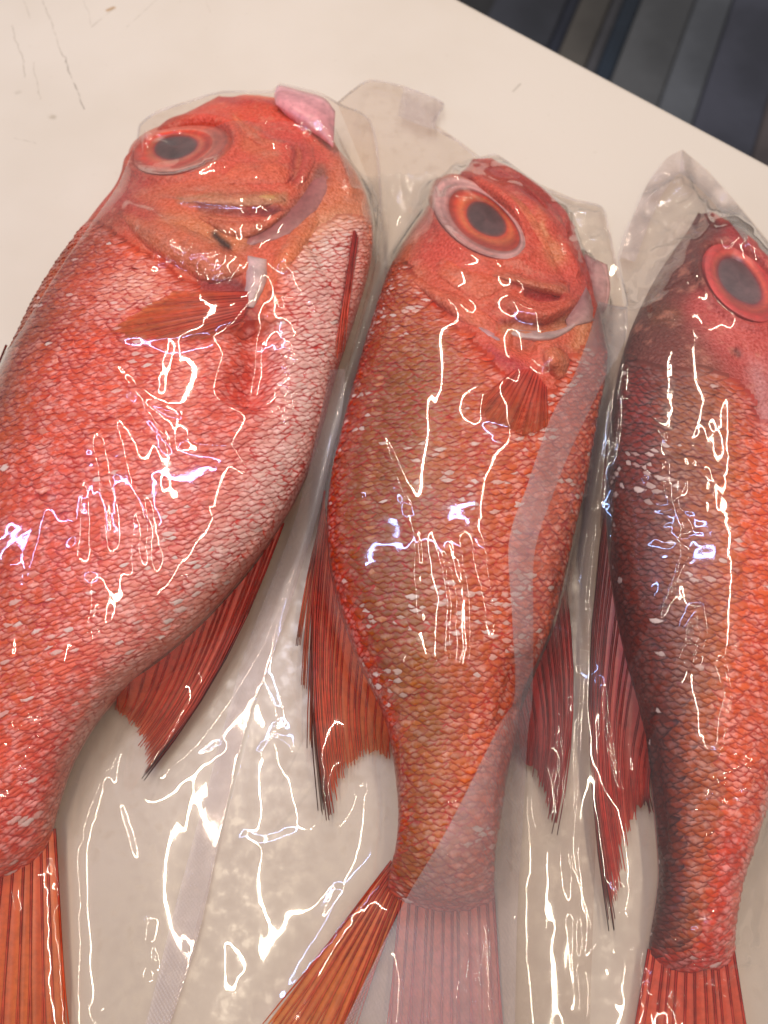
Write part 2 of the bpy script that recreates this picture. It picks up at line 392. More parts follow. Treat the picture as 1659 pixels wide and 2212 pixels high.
def make_fish(rows, label, spec):
    f = Fish(); R_ = lerp_rows(rows, NS)
    f.name = spec['name']
    L2, R2, H = R_[:, 0:2], R_[:, 2:4], R_[:, 4] / 1000
    zm = H * .42
    phi = np.linspace(math.pi, 0, NT)
    ph2 = np.linspace(0, -math.pi, NBOT + 2)[1:-1]
    ph = np.r_[phi, ph2]
    cx = np.cos(ph); sx = np.sin(ph)
    tx = np.sign(cx) * np.abs(cx) ** .92
    tz = np.sign(sx) * np.abs(sx) ** spec.get('pow', .92)
    up = (H - zm); dn = zm - .0015
    hz = np.where(tz[None] > 0, up[:, None] * tz[None], dn[:, None] * np.maximum(tz[None], -1))
    e_ = R2 - L2; e_ /= np.hypot(*e_.T)[:, None]; n_ = np.stack([-e_[:, 1], e_[:, 0]], -1); M2 = (L2 + R2) / 2
    La, Ra = L2.copy(), R2.copy(); Sh = np.zeros((NS, 2)); lean = np.clip(tz, 0, 1)[None, :, None]
    for it in range(6):          # fit the solid body to the measured outline: its flanks and crest, not its mid plane
        Lw = np.stack([pt(*l, z) for l, z in zip(La, zm)]); Rw = np.stack([pt(*l, z) for l, z in zip(Ra, zm)])
        mid = (Lw + Rw) / 2; half = (Rw - Lw) / 2
        P = mid[:, None] + half[:, None] * tx[None, :, None]
        P[..., 2] += hz; P[..., :2] += Sh[:, None] * lean
        T = P[:, :NT]; qT = proj(T); de = (qT * e_[:, None]).sum(-1)
        dL = (L2 * e_).sum(1) - de.min(1); dR = (R2 * e_).sum(1) - de.max(1)
        dn_ = ((M2 - qT[:, NT // 2]) * n_).sum(1)
        dn_ = np.convolve(np.pad(dn_, 12, mode='edge'), np.ones(25) / 25, 'valid') * .8
        Qc = qT[:, NT // 2]; tg = Qc + n_ * dn_[:, None]
        Sh = Sh + np.stack([pt(*a, h) - pt(*b, h) for a, b, h in zip(tg, Qc, H)])[:, :2]
        La = La + e_ * dL[:, None] * .8; Ra = Ra + e_ * dR[:, None] * .8
    ax = np.gradient(mid, axis=0); ax /= np.linalg.norm(ax, axis=1, keepdims=True)
    fs = np.linspace(0, 1, NS); P += ax[:, None] * (.0075 * smooth01((fs - .88) / .12)[:, None] * (1 - np.clip(tx, -1, 1) ** 2)[None] - .0)[..., None]
    T = P[:, :NT]
    # sculpting along the normal
    N = normals(T); N[N[..., 2] < -.2] *= 1
    if N[NS // 2, NT // 2, 2] < 0: N = -N
    Q = proj(T).reshape(-1, 2)
    q3 = T.reshape(-1, 3)
    wp = np.stack([fbm(q3, 55, 11), fbm(q3, 55, 12)], -1) * spec.get('warp', 7.)
    D = np.zeros(len(Q))
    for pts, r, dep, soft in spec['sculpt']: D += dep / 1000 * stroke_w(Q, np.array(pts, float), r, soft, len(pts) > 1, wp * .4)
    D += fbm(q3, 26, 5) * .0007
    edge = np.sin(phi)[None].repeat(NS, 0).reshape(-1)
    D *= smooth01(edge * 4)
    T = T + N * D.reshape(NS, NT)[..., None]
    ex, ey, ea_, eb_, er = spec['eye']; er = math.radians(er); qd = proj(T).reshape(-1, 2) - (ex, ey)
    e1 = (qd[:, 0] * math.cos(er) + qd[:, 1] * math.sin(er)) / ea_; e2 = (-qd[:, 0] * math.sin(er) + qd[:, 1] * math.cos(er)) / eb_; er_ = np.hypot(e1, e2)
    m = (er_ > 1.0) & (er_ < 1.45); tz_ = T.reshape(-1, 3)[:, 2].copy()
    kk = np.linalg.lstsq(np.stack([qd[m, 0], qd[m, 1], np.ones(m.sum())], -1), tz_[m], rcond=None)[0]
    f.eyeplane = (ex, ey, kk[0] * .85, kk[1] * .85, kk[2]); pz = f.eyeplane[4] + f.eyeplane[2] * qd[:, 0] + f.eyeplane[3] * qd[:, 1] - .007
    wz = smooth01((1.0 - er_) / .14); tz_ = np.where((er_ < 1) & (tz_ > pz), tz_ * (1 - wz) + pz * wz, tz_)
    tz_ = tz_ + .0020 * np.exp(-((er_ - 1.10) / .11) ** 2)
    T[..., 2] = tz_.reshape(NS, NT)
    P[:, :NT] = T
    P[..., 2] = np.maximum(P[..., 2], .0008)
    T = P[:, :NT]
    N = normals(T)
    if N[NS // 2, NT // 2, 2] < 0: N = -N
    f.T, f.N, f.Q = T, N, proj(T)
    loc = (float(mid[NS // 3, 0]), float(mid[NS // 3, 1]), 0.)
    f.o = thing('red_fish', label, 'fish', loc, 'whole red fish sealed in clear bags')
    # pigment, plus a few strokes of painted shading
    def pigment(Q, q3, tt, base, strokes, gain, sat=1.3):
        c = np.zeros((len(Q), 3)); xs = [b_[0] for b_ in base]
        for k in range(3): c[:, k] = np.interp(tt + fbm(q3, 40, 31) * .10, xs, [b_[1][k] for b_ in base])
        wq = np.stack([fbm(q3, 70, 21), fbm(q3, 70, 22)], -1) * 9
        for pts, r, colr, amt, soft in strokes:
            w_ = stroke_w(Q, np.array(pts, float), r, soft, False, wq)[:, None] * amt
            c = c * (1 - w_) + np.array(colr) * w_
        lum = c @ np.array([.35, .5, .15]); c = lum[:, None] + (c - lum[:, None]) * sat
        chroma = np.clip((c.max(1) - c.min(1)) / (c.max(1) + 1e-6) * 1.5 - .18, 0, 1)[:, None]
        return np.clip(c * (1 + (np.array(gain) - 1) * chroma), .004, .95)
    tt = np.broadcast_to(tx[None, :NT], (NS, NT)).reshape(-1)
    Q = f.Q.reshape(-1, 2); q3 = T.reshape(-1, 3)
    top = pigment(Q, q3, tt, spec['skin'], spec['paint'], spec.get('gskin', (1.0, .86, .48)), 1.12)
    sc_m = inpoly(Q + np.stack([fbm(q3, 60, 41), fbm(q3, 60, 42)], -1) * 8, spec['scaled'])
    tint, rim = pigment(Q, q3, tt, spec['tint'], spec['tpaint'], spec['gain']), pigment(Q, q3, tt, spec['rim'], spec['rpaint'], spec['gain'], 1.12)
    bd_ = np.hypot(*(Q - closest_on(Q, spec['scaled'])).T); wb = (np.exp(-bd_ / 26) * .8)[:, None]
    tint = tint * (1 - wb) + top * wb * 1.1; rim = rim * (1 - wb) + top * wb * .8
    f.topc = top.copy()
    top[sc_m] = rim[sc_m] * .8
    allc = np.zeros((NS, NT + NBOT, 3)); allc[:, :NT] = top.reshape(NS, NT, 3); allc[:, NT:] = np.array(lin(225, 160, 145))
    F = gridfaces(NS, NT + NBOT, True)
    nv = NS * (NT + NBOT); V = P.reshape(-1, 3)
    capv = np.stack([P[0].mean(0), P[-1].mean(0)]); V = np.vstack([V, capv]); cc = np.vstack([allc.reshape(-1, 3), allc[0, :1], allc[-1, NT // 2:NT // 2 + 1]])
    m_ = NT + NBOT; j = np.arange(m_); j2 = (j + 1) % m_
    caps = np.vstack([np.stack([j, j2, np.full(m_, nv), np.full(m_, nv)], -1)[:, [0, 1, 2, 2]], np.stack([(NS - 1) * m_ + j2, (NS - 1) * m_ + j, np.full(m_, nv + 1), np.full(m_, nv + 1)], -1)])
    me_o = mesh('body', V, F, M_SKIN, f.o, {'tint': cc})
    OBST.append(T.reshape(-1, 3))
    # ---- scales on a regular lattice of surface arc lengths
    mt = T[:, NT // 2]; vv = np.r_[0, np.cumsum(np.linalg.norm(np.diff(mt, axis=0), axis=1))]
    arc = np.concatenate([np.zeros((NS, 1)), np.cumsum(np.linalg.norm(np.diff(T, axis=1), axis=2), axis=1)], 1)
    arc -= arc[:, NT // 2:NT // 2 + 1]
    du = .0007; U = np.arange(-.15, .1501, du); ns2 = int(vv[-1] / du); VV = np.arange(ns2) * du
    fr = np.interp(VV, vv, np.arange(NS)); i0 = np.minimum(fr.astype(int), NS - 2); fx = (fr - i0)[:, None, None]
    Tg = T[i0] * (1 - fx) + T[i0 + 1] * fx; Ng = N[i0] * (1 - fx) + N[i0 + 1] * fx
    ag = arc[i0] * (1 - fx[..., 0]) + arc[i0 + 1] * fx[..., 0]
    tn, rm = tint.reshape(NS, NT, 3)[i0], rim.reshape(NS, NT, 3)[i0]
    GP = np.zeros((ns2, len(U), 3)); GN = GP.copy(); GT = GP.copy(); GR = GP.copy()
    for r in range(ns2):
        for k in range(3):
            GP[r, :, k] = np.interp(U, ag[r], Tg[r, :, k]); GN[r, :, k] = np.interp(U, ag[r], Ng[r, :, k])
            GT[r, :, k] = np.interp(U, ag[r], tn[r, :, k]); GR[r, :, k] = np.interp(U, ag[r], rm[r, :, k])
    amin, amax = ag[:, 0], ag[:, -1]
    def samp(G, v, u):
        y = np.clip(v / du, 0, ns2 - 1.001); x = np.clip((u - U[0]) / du, 0, len(U) - 1.001)
        a = y.astype(int); b_ = x.astype(int); fy = (y - a)[..., None]; fx_ = (x - b_)[..., None]
        return (G[a, b_] * (1 - fy) + G[a + 1, b_] * fy) * (1 - fx_) + (G[a, b_ + 1] * (1 - fy) + G[a + 1, b_ + 1] * fy) * fx_
    pw, pl = spec['pitch']
    cen = []
    rows_ = int(vv[-1] / pl)
    for r in range(rows_):
        v = r * pl
        g = spec.get('grow', (1, 1)); sz = 1
        k = np.arange(-60, 61); u = (k + .5 * (r % 2)) * pw
        iv = min(int(v / du), ns2 - 1)
        u = u[(u > amin[iv] + .001) & (u < amax[iv] - .001)]
        cen.append(np.stack([np.full(len(u), v), u], -1))
    cen = np.vstack(cen)
    cen += np.random.normal(0, 1, cen.shape) * np.array([pl * .07, pw * .035])
    cen += np.stack([fbm(cen, 40, 3) * .0015, fbm(cen, 40, 4) * .0015], -1)
    q = proj(samp(GP, cen[:, 0], cen[:, 1])); pc = samp(GP, cen[:, 0], cen[:, 1])
    keep = inpoly(q + np.stack([fbm(pc, 60, 41), fbm(pc, 60, 42)], -1) * 8, spec['scaled']) & (q[:, 0] > -160) & (q[:, 0] < 1800) & (np.random.rand(len(q)) > .006 + .75 * smooth01((cen[:, 0] - vv[-1] + .007) / .007))
    cen, q, pc = cen[keep], q[keep], pc[keep]
    n = len(cen)
    bs = np.array([-.20, .22, .55, .82, 1.0]); hw = np.array([.52, .56, .53, .36, .07]); aa = np.array([-1, -.5, 0, .5, 1.])
    a_, b_ = np.meshgrid(aa, bs); hwg = hw[:, None].repeat(5, 1)
    bb = b_ - .10 * np.abs(a_) ** 2 * (b_ > .5)
    sl = np.exp(np.random.normal(0, .07, n)); slv = np.exp(np.random.normal(0, .09, n))
    du_ = (a_ * hwg)[None] * pw * sl[:, None, None] * 2 * .98; dv_ = bb[None] * pl * 2.15 * slv[:, None, None]
    vq = cen[:, 0, None, None] + dv_; uq = cen[:, 1, None, None] + du_
    SP, SN = samp(GP, vq, uq), samp(GN, vq, uq)
    lift = np.random.uniform(.55, 1.25, n)[:, None, None] * spec.get('lift', 1.)
    tiltu = np.random.normal(0, .16, n)[:, None, None]
    dome = (1 - a_[None] ** 2) * .55 * np.clip(b_[None] + .1, 0, 1)
    hgt = .00010 + .00068 * lift * (np.clip(b_[None] + .20, 0, 1.15) / 1.15 * (1 + tiltu * a_[None]) + dome) - .00035 * (b_[None] > .95)
    hgt = hgt * np.clip(SN[..., 2] * 2.2, .25, 1)
    SP = SP + SN * hgt[..., None]
    tcol = samp(GT, cen[:, 0], cen[:, 1]); rcol = samp(GR, cen[:, 0], cen[:, 1])
    jit = np.exp(np.random.normal(0, .09, n))[:, None]
    tcol = np.clip(tcol * jit, 0, .95); rcol = np.clip(rcol * np.exp(np.random.normal(0, .12, n))[:, None], 0, .9)
    exposed = np.clip((b_ + .1) / 1.1, 0, 1)
    ea = np.sqrt(np.abs(a_) ** 2.2 * .55 + np.clip((b_ - .62) / .38, 0, 1) ** 2.2 * .62 + np.clip((.52 - b_) / .45, 0, 1) ** 1.6 * .85)
    suv = np.zeros((n, 5, 5, 3)); suv[..., 0] = ea[None]; suv[..., 1] = exposed[None]
    wy = spec.get('white_y', (0, 2300)); wyf = smooth01((q[:, 1] - wy[0]) / 120) * smooth01((wy[1] - q[:, 1]) / 250)
    pw_ = wyf * np.clip((fbm(pc, 34, 77) * .5 + .5 - .56) * 4, 0, 1) * spec.get('white', .35) + .012
    suv[..., 2] = ((np.random.rand(n) < pw_) * np.random.uniform(.4, .9, n))[:, None, None]
    F1 = gridfaces(5, 5)
    # projected size: the largest 300 become parts of their own
    qq = proj(SP); dd1 = qq[:, 4, 2] - qq[:, 0, 2]; dd2 = qq[:, 1, 4] - qq[:, 1, 0]
    area = np.abs(dd1[:, 0] * dd2[:, 1] - dd1[:, 1] * dd2[:, 0])
    inside = (q[:, 0] > 5) & (q[:, 0] < PW - 5) & (q[:, 1] > 0) & (q[:, 1] < PH)
    area = np.where(inside, area, 0); big = np.argsort(-area)[:300]; rest = np.setdiff1d(np.arange(n), big)
    def cols(ix):
        k = len(ix)
        return {'tint': np.repeat(tcol[ix], 25, 0), 'rim': np.repeat(rcol[ix], 25, 0), 'suv': suv[ix].reshape(-1, 3)}
    F = (F1[None] + (np.arange(len(rest)) * 25)[:, None, None]).reshape(-1, 4)
    mesh('scale_cover', SP[rest].reshape(-1, 3), F, M_SCALE, f.o, cols(rest), kind='stuff')
    for i in big: mesh('scale', SP[i].reshape(-1, 3), F1, M_SCALE, f.o, cols([i]))
    f.flat = (f.Q[::3, ::3].reshape(-1, 2), T[::3, ::3].reshape(-1, 3)); f.flatc = f.topc.reshape(NS, NT, 3)[::3, ::3].reshape(-1, 3)
    return f
def surfz(f, Qd):
    q, t = f.flat; Qd = np.atleast_2d(Qd); out = []
    for p in Qd:
        d = np.hypot(*(q - p).T); k = np.argpartition(d, 6)[:6]; w_ = 1 / (d[k] + 1); out.append((t[k, 2] * w_).sum() / w_.sum())
    return np.array(out)

def fin(f, name, base, tips, n, c0, c1, z0=.012, z1=.004, surf=None, thin=(.1, .35), ray_r=.0009, frays=None, cedge=None, label=None, bow=0., black=()):
    """a fan of soft rays joined by a membrane: base and tips are lines in the measuring frame"""
    fr = 13; B_ = spline(base, n * 8); T_ = spline(tips, n * 8)
    uu = np.linspace(0, 1, n); uu[1:-1] += np.random.uniform(-.27, .27, max(n - 2, 0)) / max(n - 1, 1)
    B_ = np.stack([np.interp(uu, np.linspace(0, 1, n * 8), B_[:, k]) for k in (0, 1)], -1); T_ = np.stack([np.interp(uu, np.linspace(0, 1, n * 8), T_[:, k]) for k in (0, 1)], -1)
    s = np.linspace(0, 1, fr)
    m = n * 4 - 3
    Bm = np.stack([np.interp(np.linspace(0, n - 1, m), np.arange(n), B_[:, k]) for k in (0, 1)], -1)
    Tm = np.stack([np.interp(np.linspace(0, n - 1, m), np.arange(n), T_[:, k]) for k in (0, 1)], -1)
    jag = np.random.uniform(.90, 1.0, m)
    def place(Bq, Tq, fold, jg):
        d = Tq - Bq; nrm = np.stack([-d[:, 1], d[:, 0]], -1)
        ss = s[None] * jg[:, None]
        Q = Bq[:, None] + d[:, None] * ss[..., None] + nrm[:, None] * (bow * np.sin(math.pi * ss))[..., None]
        if surf is not None:
            z = surfz(surf, Q.reshape(-1, 2)).reshape(Q.shape[:2]) + .0022
        else:
            z = z0 + (z1 - z0) * ss
        z = z + fold[:, None] * np.sin(np.clip(ss * 1.3, 0, 1) * math.pi / 2)
        return pt(Q[..., 0], Q[..., 1], z), Q
    fold = .0003 * np.cos(np.arange(m) / 4 * 2 * math.pi) + .0009 * vnoise(np.stack([np.arange(m) * .13, np.zeros(m)], -1), 1, 9)
    P, Q = place(Bm, Tm, fold, jag)
    OBST.append(P.reshape(-1, 3))
    c0, c1 = np.array(c0) * (1.5, 1.15, .75), np.array(c1) * (1.6, 1.3, .85)
    def colr(k, Q):
        x = s[None, :, None] ** 1.1; c = c0 * (1 - x) + c1 * x
        c = np.broadcast_to(c, Q.shape[:2] + (3,)).copy()
        c *= np.exp(.22 * vnoise(np.stack([k * 1.7, np.zeros_like(k)], -1), 1, 5))[:, None, None]
        if cedge is not None:
            wgt = np.exp(-(k / 1.6) ** 2)[:, None, None] * smooth01((s - cedge[1]) / .3)[None, :, None]; c = c * (1 - wgt) + np.array(cedge[0]) * wgt
        for bp, br in black:
            wgt = np.exp(-((Q - np.array(bp)) ** 2).sum(-1) / br ** 2)[..., None]; c = c * (1 - wgt * .92) + np.array(lin(28, 20, 20)) * wgt * .92
        return np.clip(c, 0, .95)
    km = np.arange(m) / 4.
    tcol = colr(km, Q)
    th = thin[0] + (thin[1] - thin[0]) * s[None] * np.ones((m, 1)) + .16 * vnoise(np.stack([np.repeat(km * 3, fr), np.tile(s * 1.5, m)], -1), 1, 4).reshape(m, fr)
    th = np.clip(th, 0, .9)
    root = mesh(name, P.reshape(-1, 3), gridfaces(m, fr), M_FIN, f.o, {'tint': tcol.reshape(-1, 3), 'thin': np.repeat(th.reshape(-1, 1), 3, 1)})
    if label: root['label'] = label
    # rays, each one a tapered strip of its own
    Pr, Qr = place(B_, T_, np.full(n, .0008), np.random.uniform(.95, 1.02, n))
    rc = colr(np.arange(n, dtype=float), Qr) * np.array([.92, .48, .38])
    pick = np.arange(0, fr, 2)
    for i in range(n):
        C_ = Pr[i][pick]; tan = np.gradient(C_, axis=0); tan /= np.linalg.norm(tan, axis=1, keepdims=True)
        side = np.cross(tan, (0, 0, 1.)); side /= np.linalg.norm(side, axis=1, keepdims=True); upv = np.cross(side, tan)
        r = ray_r * .75 * (1.0 - .72 * np.linspace(0, 1, len(pick)))[:, None]
        gap = np.linalg.norm(Pr[min(i + 1, n - 1)][-1] - Pr[max(i - 1, 0)][-1]) / (1 if i in (0, n - 1) else 2)
        fk = np.random.uniform(.35, .6); fork = (.24 * min(gap, .006) * smooth01((np.linspace(0, 1, len(pick)) - fk) / (1 - fk)))[:, None]
        Vr, Fr = [], []
        for sg in (-1, 1):
            Cb = C_ + side * fork * sg
            Vr.append(np.stack([Cb + side * r * .8, Cb + upv * r * .35, Cb - side * r * .8], 1).reshape(-1, 3)); Fr.append(gridfaces(len(pick), 3, True) + (0 if sg < 0 else len(pick) * 3))
        mesh('fin_ray', np.vstack(Vr), np.vstack(Fr), M_RAY, root, {'tint': np.tile(np.repeat(rc[i][pick], 3, 0), (2, 1))})
    return root

def ringloft(name, rings, mat, parent, seg=48, close=False, plane=None):
    """rings: (cx, cy, a, b, rot_deg, z, colour) in the measuring frame; lofted outer to inner"""
    th = np.linspace(0, 2 * math.pi, seg, endpoint=False); V, C_ = [], []
    r = np.array([list(x[:6]) + list(x[6]) for x in rings], float)
    k = np.linspace(0, len(r) - 1, (len(r) - 1) * 4 + 1)
    r = np.stack([np.interp(k, np.arange(len(r)), r[:, j]) for j in range(r.shape[1])], -1)
    rnd = 1 + .045 * np.array([math.sin(2 * t + 1) + math.sin(3 * t + 2) * .7 for t in th])
    for cx, cy, a, b_, ro, z, *c in r:
        ro = math.radians(ro); x = a * np.cos(th) * rnd; y = b_ * np.sin(th) * rnd
        uu, vv = cx + x * math.cos(ro) - y * math.sin(ro), cy + x * math.sin(ro) + y * math.cos(ro)
        zz = z if plane is None else z + plane[4] + plane[2] * (uu - plane[0]) + plane[3] * (vv - plane[1])
        V.append(pt(uu, vv, zz))
        cc = np.array(c)[None] * (1 + .16 * np.sin(th * 1 + cx)[:, None] + .12 * np.sin(th * 2 + a * .05)[:, None] + .07 * np.sin(th * 5 + b_ * .1)[:, None])
        C_.append(np.clip(cc, 0, .95))
    V = np.stack(V); C_ = np.stack(C_); F = gridfaces(len(r), seg, True)
    Vf = V.reshape(-1, 3); Cf = C_.reshape(-1, 3)
    if close:
        Vf = np.vstack([Vf, V[-1].mean(0)[None]]); Cf = np.vstack([Cf, C_[-1].mean(0)[None]])
    o = mesh(name, Vf, F, mat, parent, {'tint': Cf})
    OBST.append(V.reshape(-1, 3))
    if close:
        pass
    return o
def disc(name, ring, mat, parent, dome=.0006, plane=None, edge=None):
    cx, cy, a, b_, ro, z, c = ring
    rings = [(cx, cy, a * s, b_ * s, ro, z + dome * (1 - s * s), tuple(np.array(c) * m_ + np.array(edge if edge is not None else c) * (1 - m_))) for s, m_ in ((1.02, .1), (.94, .8), (.8, 1), (.45, 1), (.2, 1), (.01, .95))]
    return ringloft(name, rings, mat, parent, plane=plane)
def eye(f, zbase, ringsA, ringsB, pupil):
    pl = f.eyeplane[:4] + (f.eyeplane[4] + zbase,)
    e = ringloft('eye', ringsA, M_EYE, f.o, plane=pl)
    ringloft('iris', ringsB, M_EYE, e, plane=pl)
    disc('pupil', pupil, M_EYE, e, plane=pl, edge=ringsB[-1][6])
    return e
def patch(f, name, poly, colr, h=.0012, mat=None, sub=26, up=-.0005, label=None, zs=None):
    """a thin flap of tissue following the fish under it; poly is two edge lines in the measuring frame"""
    a, b_ = spline(poly[0], sub), spline(poly[1], sub); k = np.linspace(0, 1, 11)
    Q = a[:, None] * (1 - k[None, :, None]) + b_[:, None] * k[None, :, None]
    l = np.linspace(0, 1, sub)[:, None]
    if zs is None:
        z = surfz(f, Q.reshape(-1, 2)).reshape(sub, 11)
        for _ in range(3): z[1:-1, 1:-1] = (z[:-2, 1:-1] + z[2:, 1:-1] + z[1:-1, :-2] + z[1:-1, 2:] + z[1:-1, 1:-1]) / 5
    else: z = zs[0] + (zs[1] - zs[0]) * k[None] + 0 * l
    z = z + up + h * np.sin(k * math.pi)[None] ** .7 * np.sin(np.clip(l, .02, .98) * math.pi) ** .5
    z = z + .0004 * vnoise(Q, .06, 3) + .0003 * vnoise(Q, .15, 4)
    P = pt(Q[..., 0], Q[..., 1], z); OBST.append(P.reshape(-1, 3))
    # give it a thickness: top and a lower copy
    Pb = P.copy(); Pb[..., 2] -= .0006
    n = sub * 11; Fq = gridfaces(sub, 11)
    V = np.vstack([P.reshape(-1, 3), Pb.reshape(-1, 3)])
    bo = np.r_[np.arange(11), np.arange(1, sub) * 11 + 10, (sub - 1) * 11 + np.arange(9, -1, -1), np.arange(sub - 2, 0, -1) * 11]
    b2 = np.roll(bo, -1); side = np.stack([bo, bo + n, b2 + n, b2], -1)
    F = np.vstack([Fq, Fq[:, ::-1] + n, side])
    c = np.array(colr)
    if c.ndim == 1: c = np.stack([c, c])
    cc = c[0] * (1 - k[None, :, None]) + c[1] * k[None, :, None]; cc = np.broadcast_to(cc, (sub, 11, 3)) * (1 + .22 * fbm(P, 150, 8)[..., None])
    if mat is None:
        q_, _ = f.flat; near = np.stack([f.flatc[np.argmin(np.hypot(*(q_ - p_).T))] for p_ in Q.reshape(-1, 2)]).reshape(sub, 11, 3)
        wk = (smooth01(np.sin(k * math.pi)[None] * 1.5) * smooth01(np.sin(np.linspace(0, math.pi, sub))[:, None] * 2.2))[..., None] * .85
        cc = cc * np.array([1.08, .88, .58]); cc = near * (1 - wk) + cc * wk
    cc = np.clip(cc.reshape(-1, 3), 0, .95); o = mesh(name, V, F, mat or M_SKIN, f.o, {'tint': np.vstack([cc, cc]), 'thin': np.full((2 * n, 3), .35)})
    if label: o['label'] = label
    return o

OR, RD, DR = lin(222, 88, 48), lin(205, 62, 45), lin(150, 30, 26)
PK, WH, PU, BL = lin(228, 140, 122), lin(232, 190, 176), lin(165, 112, 118), lin(45, 16, 18)
OL, PEACH = lin(160, 110, 66), lin(230, 128, 92)

